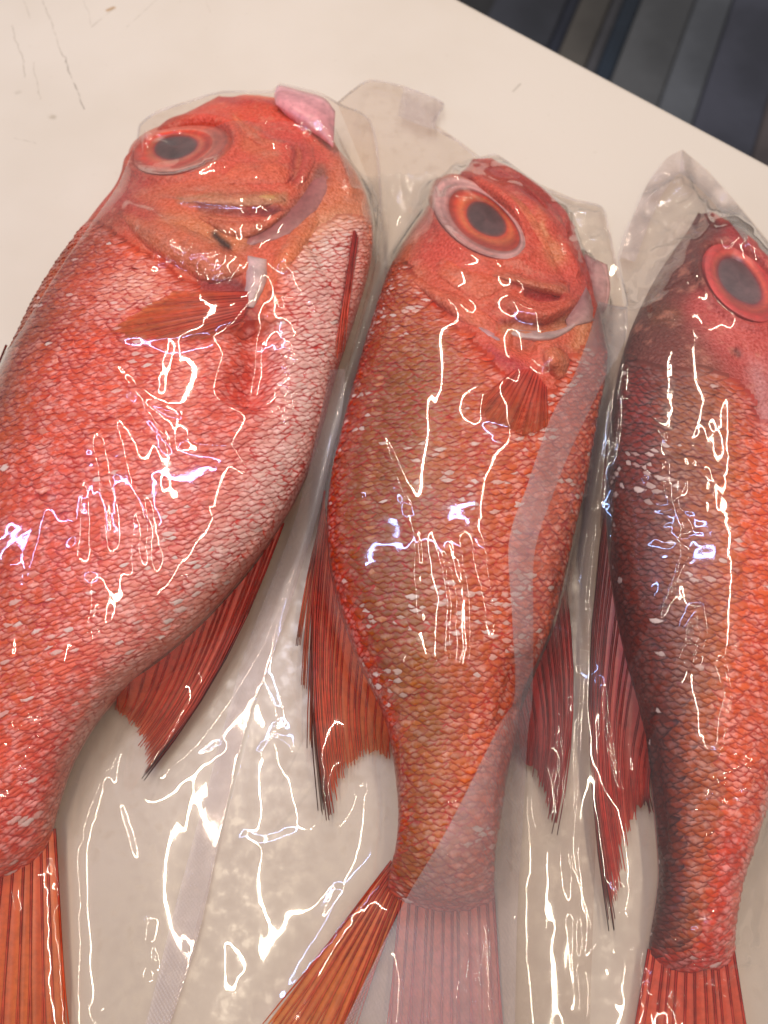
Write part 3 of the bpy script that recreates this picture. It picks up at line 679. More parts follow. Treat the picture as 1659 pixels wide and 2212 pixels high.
# ---------------------------------------------------------------- left fish
rows1 = [(474, 206, 560, 208, 14), (425, 232, 650, 222, 30), (345, 275, 700, 262, 42), (285, 330, 728, 318, 48), (250, 398, 768, 368, 52), (196, 466, 797, 436, 55),
         (135, 552, 806, 508, 58), (78, 640, 795, 590, 60), (28, 742, 762, 700, 62), (-25, 850, 728, 800, 62), (-70, 980, 698, 915, 62), (-98, 1120, 660, 1030, 60), (-108, 1250, 597, 1145, 57),
         (-110, 1375, 505, 1265, 53), (-106, 1485, 400, 1375, 48), (-100, 1580, 290, 1465, 43), (-98, 1660, 215, 1548, 38), (-95, 1740, 160, 1640, 33), (-92, 1805, 130, 1725, 28), (-90, 1860, 112, 1800, 20), (-86, 1905, 100, 1862, 6)]
spec1 = dict(name='left', gain=(.94, .49, .47), pow=.80, eye=(394, 320, 114, 57, -14), pitch=(.0043, .0022), lift=.85, white=.12,
    sculpt=[([(375, 432), (490, 440), (612, 430)], 13, 2.6, 1.3), ([(450, 456), (520, 462), (596, 454)], 8, -3, 1), ([(440, 478), (540, 484), (640, 450)], 14, 2.2, 1),
            ([(505, 250), (560, 285), (595, 306)], 14, -1.6, 1), ([(655, 310), (640, 360), (625, 405)], 13, -2.2, 1), ([(700, 330), (735, 350), (760, 430)], 12, 1.6, 1), ([(690, 375), (650, 440), (560, 520)], 20, -2.6, 1),
            ([(250, 480), (330, 545), (400, 590), (460, 615)], 14, -2.6, 1), ([(300, 470), (400, 525), (500, 560)], 34, 2.5, 1), ([(440, 600), (530, 620)], 30, -3.0, 1),
            ([(545, 690), (560, 780), (525, 890)], 44, -9, 1), ([(768, 505), (752, 620), (735, 720)], 8, -2.0, 1), ([(610, 600), (680, 560)], 60, 3.0, 1),
            ([(180, 900), (230, 1200)], 10, .5, 1), ([(500, 210), (600, 235), (690, 290)], 11, 1.5, 1), ([(395, 480), (402, 540)], 5, -1.2, 1)],
    skin=[(-1, lin(170, 60, 45)), (-.5, OR), (0, OR), (.5, lin(224, 100, 72)), (1, lin(232, 150, 135))],
    paint=[([(590, 330), (520, 360)], 80, lin(226, 84, 34), .85, 1.5), ([(640, 290), (690, 340)], 45, lin(222, 66, 36), .8, 1), ([(430, 250), (560, 260), (640, 260)], 30, lin(210, 66, 42), .7, 1),
           ([(480, 212), (600, 222)], 12, lin(176, 34, 34), .8, 1), ([(510, 262), (545, 285)], 14, lin(208, 110, 92), .7, 1), ([(540, 305), (580, 330)], 16, lin(216, 120, 90), .5, 1),
           ([(300, 430), (390, 412), (520, 410)], 20, lin(220, 120, 100), .75, 1), ([(390, 432), (480, 436), (610, 428)], 13, lin(196, 140, 128), .9, 1.5), ([(540, 428), (590, 424)], 8, lin(222, 180, 140), .8, 1),
           ([(437, 452), (520, 458), (606, 452)], 9, lin(128, 18, 22), .95, 1.3), ([(470, 478), (560, 476)], 14, lin(216, 74, 44), .8, 1), ([(640, 320), (628, 390)], 9, lin(150, 36, 34), .7, 1), ([(655, 330), (640, 400)], 9, lin(170, 120, 110), .45, 1),
           ([(695, 380), (650, 440), (600, 485), (540, 522)], 20, lin(140, 92, 98), .88, 1.2), ([(735, 330), (748, 400)], 14, lin(206, 120, 116), .8, 1), ([(715, 250), (722, 330)], 10, lin(205, 110, 112), .8, 1),
           ([(330, 490), (420, 500), (500, 510)], 40, lin(224, 150, 130), .8, 1.2), ([(340, 510), (385, 520)], 22, lin(222, 92, 66), .7, 1), ([(450, 485), (520, 505)], 24, lin(222, 140, 112), .8, 1), ([(270, 440), (320, 470)], 26, lin(196, 60, 50), .7, 1),
           ([(462, 505), (478, 518), (497, 530)], 11, BL, .97, 1.4), ([(400, 570), (470, 600), (520, 570)], 22, lin(208, 116, 96), .7, 1), ([(455, 615), (520, 640), (540, 680)], 28, lin(158, 28, 28), .9, 1.3), ([(480, 600), (520, 625)], 16, lin(122, 30, 34), .7, 1),
           ([(640, 500), (600, 580), (575, 640)], 18, lin(228, 106, 60), .85, 1), ([(720, 490), (680, 560)], 40, lin(236, 200, 190), .75, 1), ([(768, 505), (735, 720)], 8, lin(178, 44, 44), .8, 1), ([(60, 660), (250, 470)], 26, lin(150, 74, 56), .5, 1),
           ([(330, 345)], 60, lin(160, 70, 70), .6, 1), ([(235, 440), (300, 395)], 22, lin(190, 60, 56), .7, 1)],
    scaled=[(205, 480), (265, 520), (340, 560), (400, 605), (445, 640), (520, 700), (575, 680), (610, 600), (650, 540), (690, 490), (745, 460), (805, 470), (830, 600), (770, 860), (700, 1060), (600, 1180), (260, 1520), (130, 1760), (118, 1800), (70, 1880), (-20, 1905), (-300, 1915), (-300, 700)],
    tint=[(-1, lin(140, 92, 62)), (-.75, lin(186, 112, 76)), (-.45, lin(226, 128, 100)), (0, lin(232, 138, 112)), (.4, lin(232, 150, 132)), (.75, lin(238, 184, 172)), (1, lin(240, 202, 192))],
    tpaint=[([(110, 1830), (40, 1890), (-90, 1900)], 34, lin(224, 96, 66), .85, 1), ([(165, 620), (120, 800), (95, 1000), (75, 1250), (60, 1500)], 4, lin(244, 214, 200), .6, 1), ([(300, 600), (350, 640)], 45, lin(238, 190, 164), .7, 1), ([(560, 780), (530, 890), (480, 900)], 50, lin(214, 84, 50), .75, 1), ([(690, 640), (650, 900), (590, 1060), (470, 1220)], 75, lin(250, 230, 224), .55, 1), ([(330, 1150), (260, 1350)], 70, lin(246, 214, 204), .45, 1), ([(250, 640), (330, 590)], 50, lin(248, 222, 206), .5, 1), ([(660, 560), (720, 520)], 50, lin(250, 236, 230), .7, 1), ([(60, 1300), (30, 1450)], 60, lin(206, 140, 92), .55, 1), ([(100, 1640), (60, 1800)], 70, lin(226, 100, 80), .5, 1)],  # orange-red stroke in the sunken belly crease paints in its shading
    rim=[(-1, lin(116, 46, 34)), (-.6, lin(186, 66, 48)), (0, lin(206, 72, 58)), (.6, lin(202, 64, 58)), (1, lin(206, 82, 76))],
    rpaint=[([(560, 760), (530, 900)], 60, lin(200, 62, 36), .6, 1)])  # redder scale rims in the belly crease, painted shading as well
f1 = make_fish(rows1, 'largest red fish, leftmost of the three, pale pink belly and a torn dark red gill', spec1)
z1 = .046
eye(f1, .0005, [(396, 320, 119, 62, -14, -.010, lin(190, 70, 30)), (396, 320, 117, 60, -14, -.003, lin(196, 74, 34)), (386, 321, 108, 54, -14, -.001, lin(190, 70, 36)), (382, 322, 103, 50, -14, .0010, lin(200, 100, 84)), (372, 323, 84, 42, -14, .0012, lin(218, 120, 100))],
    [(372, 323, 84, 42, -14, .0012, lin(216, 84, 60)), (376, 321, 68, 35, -14, .0002, lin(226, 60, 32)), (378, 319, 54, 29, -12, -.001, lin(220, 104, 70)), (379, 318, 46, 26, -12, -.0018, lin(180, 60, 54))], (379, 318, 46, 26, -12, -.0018, lin(100, 70, 68)))
patch(f1, 'lip_membrane', [[(592, 206), (602, 185), (650, 196), (700, 212), (724, 240)], [(596, 226), (628, 256), (668, 280), (700, 302), (720, 318)]], [lin(236, 172, 176), lin(224, 134, 138)], .006, M_FLESH, up=0, zs=(.036, .040))
patch(f1, 'gill_flap', [[(535, 552), (530, 605), (524, 660)], [(576, 560), (574, 610), (548, 664)]], [lin(212, 170, 172), lin(228, 190, 182)], .0022, M_FLESH, up=.0004, label='pale torn flap hanging from the gill')
patch(f1, 'gill_cover', [[(262, 452), (320, 470), (400, 488), (470, 520), (548, 566)], [(252, 462), (320, 536), (390, 582), (460, 612), (545, 588)]], [lin(214, 96, 70), lin(222, 136, 112)], .0045)
patch(f1, 'upper_jaw', [[(372, 432), (440, 424), (540, 414), (618, 414)], [(374, 436), (440, 443), (540, 449), (616, 442)]], [lin(206, 120, 106), lin(212, 158, 140)], .0022)
patch(f1, 'lower_jaw', [[(428, 464), (500, 470), (560, 468), (628, 446)], [(432, 474), (500, 512), (560, 508), (626, 462)]], [lin(214, 78, 48), lin(226, 132, 104)], .0036)
patch(f1, 'jaw_membrane', [[(692, 362), (650, 424), (600, 474), (525, 520)], [(716, 392), (684, 456), (630, 506), (530, 536)]], [lin(164, 88, 86), lin(190, 120, 114)], .0026, M_FLESH)
patch(f1, 'throat', [[(668, 446), (624, 502), (582, 572)], [(700, 470), (662, 536), (600, 610)]], [lin(232, 108, 56), lin(234, 140, 100)], .0030)
patch(f1, 'snout_ridge', [[(494, 232), (524, 262), (566, 296), (616, 300)], [(498, 250), (526, 288), (568, 318), (616, 312)]], [lin(216, 120, 100), lin(226, 96, 60)], .0020)
patch(f1, 'lip', [[(636, 300), (650, 340), (628, 402)], [(672, 300), (682, 350), (650, 412)]], [lin(190, 40, 34), lin(222, 78, 42)], .0030)
patch(f1, 'cheek', [[(500, 350), (560, 345), (610, 350), (640, 370)], [(440, 398), (520, 402), (580, 402), (622, 396)]], [lin(232, 92, 36), lin(222, 96, 60)], .0022)
fin(f1, 'pectoral_fin', [(535, 630), (535, 660), (515, 700)], [(375, 628), (290, 672), (228, 722), (330, 735), (440, 735)], 13, lin(196, 44, 30), lin(190, 122, 62), surf=f1, thin=(.30, .66), ray_r=.0004)
fin(f1, 'pelvic_fin', [(766, 498), (772, 512)], [(724, 775), (738, 768)], 4, lin(196, 60, 60), lin(214, 120, 115), surf=f1, thin=(.05, .1), ray_r=.0012)
fin(f1, 'anal_fin', [(612, 1130), (540, 1235), (440, 1345), (340, 1432), (250, 1490)], [(290, 1708), (300, 1694), (306, 1650), (296, 1585), (252, 1535)], 16, lin(216, 66, 48), lin(196, 104, 78), z0=.019, z1=.006, thin=(.10, .35), ray_r=.0011, cedge=(lin(70, 12, 22), .15), bow=-.05, black=(((296, 1690), 42), ((350, 1620), 18)))
fin(f1, 'tail_fin', [(118, 1790), (60, 1850), (-20, 1880), (-90, 1880)], [(150, 2330), (60, 2400), (-60, 2400), (-180, 2330)], 11, lin(232, 98, 56), lin(232, 110, 54), z0=.0095, z1=.004, thin=(.05, .25), ray_r=.0011)
fin(f1, 'dorsal_fin', [(14, 745), (-60, 900), (-105, 1100), (-110, 1200)], [(-22, 830), (-110, 1010), (-170, 1200), (-160, 1320)], 9, lin(150, 44, 50), lin(120, 50, 60), z0=.020, z1=.010, ray_r=.0012)

# ---------------------------------------------------------------- middle fish
rows2 = [(1022, 343, 1062, 341, 16), (982, 392, 1118, 374, 30), (930, 442, 1178, 420, 42), (884, 500, 1228, 472, 48), (850, 565, 1256, 540, 52), (822, 638, 1280, 612, 55), (793, 728, 1300, 694, 57), (764, 830, 1308, 790, 59), (738, 930, 1290, 890, 60),
         (716, 1030, 1270, 1000, 60), (706, 1130, 1248, 1110, 59), (714, 1230, 1226, 1220, 57), (738, 1330, 1198, 1325, 53), (775, 1430, 1164, 1415, 49), (814, 1510, 1130, 1495, 44), (840, 1582, 1118, 1572, 40), (853, 1660, 1098, 1660, 36), (861, 1750, 1082, 1750, 31), (856, 1825, 1068, 1830, 27), (842, 1890, 1066, 1910, 18), (838, 1945, 1068, 1965, 5)]
spec2 = dict(name='middle', gain=(.84, .49, .28), pow=.80, eye=(1033, 474, 118, 68, 36), pitch=(.0042, .00215), lift=1.0, white=.36,
    sculpt=[([(1067, 596), (1130, 612), (1224, 630)], 11, 2.6, 1.2), ([(1130, 628), (1175, 640), (1215, 645)], 9, -5, 1), ([(1090, 640), (1170, 670), (1240, 640)], 18, 2.4, 1), ([(1083, 692), (1163, 704), (1232, 690), (1268, 655)], 9, -3.5, 1),
            ([(1000, 655), (1040, 690), (1078, 715)], 11, -3.2, 1), ([(1100, 735), (1160, 750)], 24, -3.0, 1), ([(1180, 740), (1190, 800)], 22, 3.0, 1), ([(1205, 500), (1150, 440), (1090, 395)], 10, 1.6, 1), ([(1180, 520), (1240, 620)], 9, -1.8, 1), ([(1215, 520), (1252, 600)], 9, 1.6, 1),
            ([(1128, 440), (1150, 500), (1145, 550)], 14, -2.2, 1), ([(1018, 396)], 7, -3.5, 1), ([(930, 500), (1000, 560), (1090, 580)], 16, 1.5, 1), ([(900, 610), (960, 680), (1010, 720), (1090, 800), (1150, 900), (1160, 1000)], 12, -1.4, 1),
            ([(1125, 1400), (1100, 1500), (1080, 1600)], 22, -2.6, 1), ([(1070, 350), (1150, 400), (1240, 480)], 8, 1.4, 1)],
    skin=[(-1, lin(176, 56, 40)), (-.5, lin(216, 80, 44)), (0, lin(222, 84, 44)), (.6, lin(218, 80, 52)), (1, lin(212, 66, 54))],
    paint=[([(1030, 350), (1110, 385), (1200, 460)], 14, lin(184, 46, 40), .8, 1), ([(1010, 390), (1020, 400)], 10, lin(110, 22, 20), .8, 1), ([(960, 560), (920, 580)], 55, lin(222, 74, 28), .8, 1), ([(1050, 560), (1130, 600)], 34, lin(224, 96, 58), .6, 1), ([(980, 610), (1040, 650)], 40, lin(222, 108, 84), .6, 1),
           ([(1075, 597), (1130, 608), (1215, 625)], 11, lin(196, 112, 104), .85, 1.3), ([(1135, 627), (1215, 646)], 10, lin(170, 28, 18), .95, 1.3), ([(1100, 640), (1160, 668), (1230, 660)], 20, lin(208, 92, 72), .7, 1), ([(1050, 680), (1080, 660)], 18, lin(190, 66, 40), .6, 1), ([(1090, 610), (1080, 650)], 8, lin(206, 130, 108), .5, 1),
           ([(1085, 694), (1163, 704), (1232, 690), (1270, 655)], 8, lin(130, 26, 24), .8, 1), ([(1090, 712), (1170, 722), (1250, 690)], 12, lin(196, 150, 140), .8, 1), ([(1080, 735), (1130, 750), (1180, 735)], 20, lin(222, 100, 52), .85, 1), ([(1120, 742), (1140, 748)], 14, lin(120, 50, 40), .5, 1), ([(1060, 760), (1110, 790), (1150, 820)], 18, lin(188, 32, 18), .85, 1),  # first stroke is the shadow line under the lower jaw, painted in
           ([(1195, 760), (1210, 820)], 34, lin(222, 110, 88), .8, 1), ([(1250, 740), (1270, 700)], 26, lin(228, 170, 152), .7, 1), ([(1160, 460), (1215, 560)], 16, lin(228, 130, 100), .5, 1), ([(1190, 540), (1200, 560)], 18, lin(214, 160, 140), .55, 1), ([(1175, 480), (1185, 505)], 8, lin(240, 176, 160), .7, 1),
           ([(880, 520), (850, 600), (900, 600)], 26, lin(206, 140, 120), .45, 1), ([(880, 640), (940, 700)], 40, lin(222, 90, 50), .5, 1), ([(1255, 540), (1275, 610)], 10, lin(196, 60, 46), .7, 1)],
    scaled=[(840, 560), (880, 560), (900, 610), (930, 650), (965, 690), (1010, 730), (1060, 775), (1110, 830), (1180, 850), (1215, 830), (1240, 760), (1330, 740), (1340, 1000), (1270, 1350), (1150, 1560), (1090, 1780), (1080, 1960), (1000, 1968), (840, 1945), (780, 1900), (840, 1700), (690, 1200), (690, 900)],
    tint=[(-1, lin(190, 90, 50)), (-.8, lin(150, 106, 66)), (-.4, lin(164, 124, 78)), (0, lin(206, 132, 92)), (.4, lin(232, 146, 116)), (.8, lin(234, 150, 130)), (1, lin(236, 170, 156))],
    tpaint=[([(842, 1930), (950, 1955), (1066, 1950)], 30, lin(222, 110, 90), .85, 1), ([(862, 660), (815, 850), (795, 1050), (815, 1300), (880, 1560)], 4, lin(240, 206, 180), .5, 1), ([(870, 700), (900, 620)], 50, lin(222, 160, 126), .6, 1), ([(960, 1650), (970, 1850)], 80, lin(226, 168, 136), .45, 1), ([(880, 1400), (880, 1700)], 36, lin(190, 142, 96), .6, 1), ([(1000, 1900), (960, 1950)], 60, lin(232, 170, 160), .6, 1), ([(720, 1250), (790, 1450), (840, 1560)], 26, lin(224, 100, 44), .85, 1)],
    rim=[(-1, lin(190, 54, 30)), (-.6, lin(170, 62, 34)), (-.2, lin(196, 68, 40)), (.3, lin(206, 70, 48)), (1, lin(206, 80, 70))],
    rpaint=[([(720, 1250), (790, 1450), (840, 1560)], 26, lin(206, 62, 22), .8, 1)])
f2 = make_fish(rows2, 'middle red fish between the other two, big grey pupil and forked orange tail', spec2)
z2 = .047
eye(f2, .0005, [(1032, 474, 124, 72, 36, -.010, lin(190, 56, 36)), (1032, 474, 119, 69, 36, -.002, lin(212, 96, 70)), (1033, 474, 112, 64, 36, .0012, lin(222, 166, 158)), (1040, 476, 94, 54, 36, .0016, lin(220, 156, 150)), (1044, 477, 86, 49, 36, .0006, lin(176, 96, 88))],
    [(1044, 477, 86, 49, 36, .0006, lin(188, 66, 48)), (1047, 477, 76, 44, 36, -.0004, lin(214, 66, 40)), (1049, 475, 60, 38, 36, -.0014, lin(232, 112, 64)), (1050, 474, 48, 32, 34, -.0022, lin(206, 70, 46))], (1050, 474, 48, 32, 34, -.0022, lin(98, 68, 68)))
patch(f2, 'throat_membrane', [[(1262, 548), (1270, 600), (1252, 646), (1222, 690)], [(1312, 572), (1318, 630), (1296, 684), (1226, 708)]], [lin(172, 110, 112), lin(208, 160, 152)], .002, M_FLESH, up=.0008)
patch(f2, 'gill_cover', [[(880, 590), (940, 618), (1000, 640), (1074, 690)], [(890, 612), (950, 664), (1006, 702), (1078, 726)]], [lin(226, 92, 50), lin(222, 120, 100)], .0040)
patch(f2, 'gill_cover_edge', [[(1004, 678), (1030, 692), (1054, 706), (1080, 728)], [(1008, 690), (1034, 712), (1056, 730), (1080, 738)]], [lin(206, 130, 126), lin(186, 140, 146)], .0018, M_FLESH)
patch(f2, 'upper_jaw', [[(1056, 590), (1120, 596), (1180, 608), (1232, 610)], [(1060, 597), (1125, 618), (1190, 638), (1230, 638)]], [lin(212, 104, 80), lin(206, 130, 118)], .0034)
patch(f2, 'lower_jaw', [[(1074, 622), (1120, 640), (1180, 660), (1250, 634)], [(1078, 668), (1140, 700), (1200, 694), (1258, 648)]], [lin(206, 76, 48), lin(214, 100, 76)], .0042)
patch(f2, 'gill_membrane', [[(1084, 706), (1150, 714), (1220, 704), (1276, 662)], [(1092, 722), (1150, 736), (1214, 726), (1274, 678)]], [lin(196, 156, 152), lin(216, 180, 172)], .0024, M_FLESH)
patch(f2, 'fin_base', [[(1168, 762), (1176, 792), (1200, 822)], [(1196, 742), (1232, 772), (1226, 812)]], [lin(214, 92, 52), lin(228, 140, 112)], .0050)
patch(f2, 'lip', [[(1056, 348), (1130, 378), (1196, 430), (1244, 492)], [(1058, 362), (1122, 396), (1180, 450), (1226, 508)]], [lin(180, 42, 36), lin(204, 62, 46)], .0030)
patch(f2, 'snout_ridge', [[(1096, 410), (1140, 446), (1176, 500), (1196, 556)], [(1090, 424), (1126, 460), (1156, 510), (1190, 560)]], [lin(230, 130, 96), lin(226, 104, 66)], .0020)
patch(f2, 'cheek', [[(960, 548), (1020, 568), (1080, 588), (1130, 590)], [(930, 590), (980, 622), (1030, 650), (1064, 640)]], [lin(226, 84, 38), lin(224, 112, 80)], .0026)
fin(f2, 'pectoral_fin', [(1110, 800), (1150, 800), (1180, 835)], [(1030, 868), (1040, 900), (1085, 925), (1140, 945), (1185, 920)], 13, lin(204, 50, 22), lin(178, 104, 52), surf=f2, thin=(.30, .66), ray_r=.0004)
fin(f2, 'dorsal_fin', [(702, 1060), (705, 1140), (728, 1290), (775, 1425), (815, 1512), (845, 1575)], [(697, 1782), (712, 1758), (738, 1680), (775, 1640), (810, 1625), (838, 1640)], 17, lin(238, 84, 36), lin(242, 116, 72), z0=.020, z1=.006, thin=(.12, .6), ray_r=.0011, cedge=(lin(130, 60, 40), .2), bow=.04, black=(((694, 1765), 45), ((676, 1650), 24), ((690, 1700), 26)))
for a_, b_, c_ in (((698, 1085), (652, 1500), 0), ((700, 1100), (640, 1400), 1), ((702, 1130), (668, 1620), 2)):
    o = fin(f2, 'dorsal_spine', [a_, (a_[0] + 4, a_[1] + 16)], [b_, (b_[0] + 7, b_[1] - 6)], 2, lin(178, 70, 44), lin(170, 110, 76), z0=.018, z1=.007, thin=(.0, .1), ray_r=.0011, bow=.02, black=((b_, 14),))
fin(f2, 'anal_fin', [(1222, 1265), (1196, 1360), (1162, 1440), (1116, 1560)], [(1197, 1806), (1188, 1770), (1165, 1690), (1125, 1640)], 12, lin(168, 40, 44), lin(150, 40, 46), z0=.018, z1=.006, thin=(.02, .2), ray_r=.0010, bow=-.05, black=(((1195, 1800), 26),))
fin(f2, 'tail_fin', [(846, 1860), (850, 1890), (858, 1915), (872, 1930)], [(560, 2235), (640, 2290), (700, 2300), (745, 2260)], 9, lin(230, 98, 40), lin(236, 118, 48), z0=.0085, z1=.004, thin=(.05, .3), ray_r=.0011, label='upper lobe of the tail fin, orange')
fin(f2, 'tail_fin', [(866, 1925), (930, 1940), (1000, 1945), (1066, 1930)], [(830, 2330), (920, 2350), (1010, 2350), (1090, 2330)], 12, lin(222, 98, 84), lin(222, 104, 90), z0=.0085, z1=.004, thin=(.05, .25), ray_r=.0011, label='lower lobe of the tail fin, pinkish red')

# ---------------------------------------------------------------- right fish
rows3 = [(1508, 460, 1540, 456, 16), (1486, 498, 1604, 500, 30), (1453, 545, 1672, 570, 42), (1418, 598, 1730, 650, 48), (1388, 655, 1780, 740, 51), (1358, 725, 1815, 830, 54), (1336, 805, 1835, 920, 56), (1322, 895, 1840, 1010, 57), (1314, 990, 1838, 1100, 58), (1312, 1100, 1830, 1190, 57), (1318, 1210, 1810, 1290, 55), (1332, 1320, 1780, 1390, 53),
         (1352, 1420, 1745, 1480, 49), (1378, 1520, 1710, 1570, 45), (1398, 1620, 1682, 1655, 41), (1412, 1720, 1656, 1735, 36), (1420, 1810, 1632, 1815, 32), (1424, 1890, 1610, 1885, 27), (1416, 1960, 1594, 1955, 23), (1404, 2030, 1587, 2030, 16), (1398, 2090, 1585, 2090, 5)]
BRN = lin(108, 50, 42)
spec3 = dict(name='right', gskin=(1.0, .85, .75), gain=(.92, .53, .40), pow=.80, eye=(1600, 610, 106, 66, 47), pitch=(.0041, .0021), lift=1.0, white=.30, white_y=(780, 1650),
    sculpt=[([(1500, 560), (1530, 640), (1600, 700)], 14, 1.6, 1), ([(1560, 480), (1640, 540)], 10, 1.6, 1), ([(1400, 660), (1480, 690)], 10, .9, 1), ([(1580, 760), (1640, 800)], 14, -1.6, 1), ([(1640, 860), (1655, 980)], 18, -2, 1), ([(1395, 1560), (1420, 1700), (1430, 1850)], 16, -1.5, 1)],
    skin=[(-1, lin(96, 46, 40)), (-.6, lin(128, 56, 44)), (-.2, lin(170, 66, 56)), (.2, lin(206, 76, 68)), (1, lin(226, 110, 100))],
    paint=[([(1500, 480), (1560, 500)], 24, lin(104, 38, 40), .8, 1), ([(1580, 500), (1650, 560)], 24, lin(178, 46, 52), .8, 1), ([(1450, 560), (1500, 540)], 34, lin(116, 48, 44), .8, 1), ([(1400, 640), (1440, 690), (1400, 740)], 34, lin(98, 52, 40), .8, 1), ([(1420, 690), (1450, 680)], 18, lin(130, 78, 40), .6, 1),
           ([(1520, 660), (1600, 740)], 46, lin(206, 84, 84), .8, 1), ([(1560, 700), (1640, 760)], 26, lin(226, 120, 112), .5, 1), ([(1440, 760), (1420, 860)], 60, lin(120, 46, 36), .7, 1), ([(1540, 800), (1500, 780)], 30, lin(130, 76, 58), .5, 1), ([(1590, 755), (1600, 762)], 8, lin(90, 36, 26), .8, 1), ([(1640, 800), (1655, 950)], 26, lin(216, 160, 164), .7, 1), ([(1480, 620), (1520, 600)], 22, lin(90, 40, 34), .6, 1)],
    scaled=[(1360, 770), (1450, 800), (1520, 790), (1560, 800), (1610, 830), (1640, 900), (1680, 900), (1900, 900), (1900, 1300), (1660, 1740), (1600, 2000), (1590, 2085), (1395, 2090), (1405, 1900), (1395, 1640), (1300, 1300), (1300, 900)],
    tint=[(-1, lin(98, 46, 32)), (-.75, lin(116, 58, 38)), (-.45, lin(146, 92, 56)), (-.2, lin(196, 128, 76)), (.05, lin(238, 132, 88)), (.45, lin(240, 146, 120)), (1, lin(234, 150, 130))],
    tpaint=[([(1400, 2070), (1585, 2075)], 34, lin(214, 90, 66), .85, 1), ([(1540, 800), (1500, 900), (1478, 1050), (1490, 1250), (1520, 1450)], 4, lin(220, 170, 150), .5, 1), ([(1380, 820), (1400, 980)], 40, lin(150, 56, 36), .6, 1), ([(1480, 860), (1500, 1000)], 40, lin(166, 118, 84), .6, 1), ([(1405, 1600), (1432, 1760), (1436, 1900), (1416, 2020)], 24, lin(84, 48, 30), .85, 1), ([(1500, 1560), (1520, 1900)], 34, lin(196, 118, 58), .7, 1), ([(1580, 1800), (1540, 2060)], 36, lin(216, 86, 84), .6, 1)],
    rim=[(-1, lin(50, 22, 22)), (-.6, lin(92, 34, 26)), (-.3, lin(142, 56, 34)), (.1, lin(206, 72, 42)), (1, lin(212, 84, 70))],
    rpaint=[([(1405, 1600), (1432, 1760), (1436, 1900), (1416, 2020)], 24, lin(58, 30, 22), .85, 1)])
f3 = make_fish(rows3, 'darkest red fish, rightmost and partly cut off, brown back and red ringed eye', spec3)
z3 = .046
eye(f3, .0005, [(1600, 610, 112, 70, 47, -.010, lin(170, 46, 46)), (1600, 610, 106, 66, 47, -.001, lin(216, 70, 70)), (1601, 610, 96, 60, 47, .003, lin(228, 84, 80)), (1602, 610, 84, 52, 47, .003, lin(226, 72, 66))],
    [(1602, 610, 84, 52, 47, .003, lin(222, 66, 62)), (1599, 609, 70, 42, 47, .001, lin(230, 96, 76)), (1597, 608, 58, 34, 46, -.001, lin(150, 60, 66))], (1597, 608, 58, 34, 46, -.001, lin(114, 88, 90)))
fin(f3, 'dorsal_fin', [(1322, 1020), (1316, 1120), (1332, 1290), (1358, 1430), (1390, 1560), (1404, 1660)], [(1325, 2038), (1334, 1960), (1348, 1840), (1368, 1770), (1392, 1740), (1408, 1760)], 15, lin(150, 56, 56), lin(196, 74, 66), z0=.020, z1=.006, thin=(.02, .3), ray_r=.0011, cedge=(lin(120, 70, 56), .0), bow=.05, black=(((1326, 2015), 42), ((1296, 1500), 10), ((1318, 1660), 8), ((1398, 1740), 22)))
for a_, b_ in (((1318, 1040), (1286, 1480)), ((1330, 860), (1300, 1150))):
    fin(f3, 'dorsal_spine', [a_, (a_[0] + 4, a_[1] + 16)], [b_, (b_[0] + 7, b_[1] - 6)], 2, lin(120, 70, 60), lin(136, 96, 78), z0=.020, z1=.008, thin=(0, .1), ray_r=.0011, bow=.03, black=((b_, 14),))
fin(f3, 'tail_fin', [(1402, 2050), (1440, 2068), (1520, 2068), (1584, 2050)], [(1340, 2400), (1430, 2440), (1540, 2440), (1640, 2400)], 12, lin(206, 76, 56), lin(206, 92, 60), z0=.008, z1=.004, thin=(.05, .25), ray_r=.0011)

# ------------------------------------------------------------------ film bags draped over the fish
G = .001; X0, X1, Y0, Y1 = -.285, .285, -.165, .36
gx = np.arange(X0, X1, G); gy = np.arange(Y0, Y1, G)
OB = np.full((len(gy), len(gx)), .0006)
for P in OBST:
    ix = np.round((P[:, 0] - X0) / G).astype(int); iy = np.round((P[:, 1] - Y0) / G).astype(int)
    m = (ix >= 0) & (ix < len(gx)) & (iy >= 0) & (iy < len(gy)); np.maximum.at(OB, (iy[m], ix[m]), P[m, 2])
def nb(h, f):
    p = np.pad(h, 1, mode='edge'); return f(p[:-2, 1:-1], p[2:, 1:-1], p[1:-1, :-2], p[1:-1, 2:])
def avg(h): return nb(h, lambda a, b_, c, d: (a + b_ + c + d) / 4)
# close pin holes in the raster
dil = nb(OB, lambda a, b_, c, d: np.maximum(np.maximum(a, b_), np.maximum(c, d)))
ero = nb(dil, lambda a, b_, c, d: np.minimum(np.minimum(a, b_), np.minimum(c, d)))
OB = np.maximum(OB, np.minimum(dil, ero))
def drape(ob, iters, off):
    h = ob.copy()
    for k in range(iters): h = np.maximum(ob, avg(h))
    for k in range(5): h = avg(h)
    return h + off
def up2(h, fac=1.5):
    ny, nx = h.shape; y = np.arange(0, ny - 1, 1 / fac); x = np.arange(0, nx - 1, 1 / fac)
    a = y.astype(int); fy = (y - a)[:, None]; b_ = x.astype(int); fx = (x - b_)[None]
    r = (h[a][:, b_] * (1 - fy) + h[a + 1][:, b_] * fy) * (1 - fx) + (h[a][:, b_ + 1] * (1 - fy) + h[a + 1][:, b_ + 1] * fy) * fx
    for k in range(2): r = avg(r)
    return r, x * G + X0, y * G + Y0
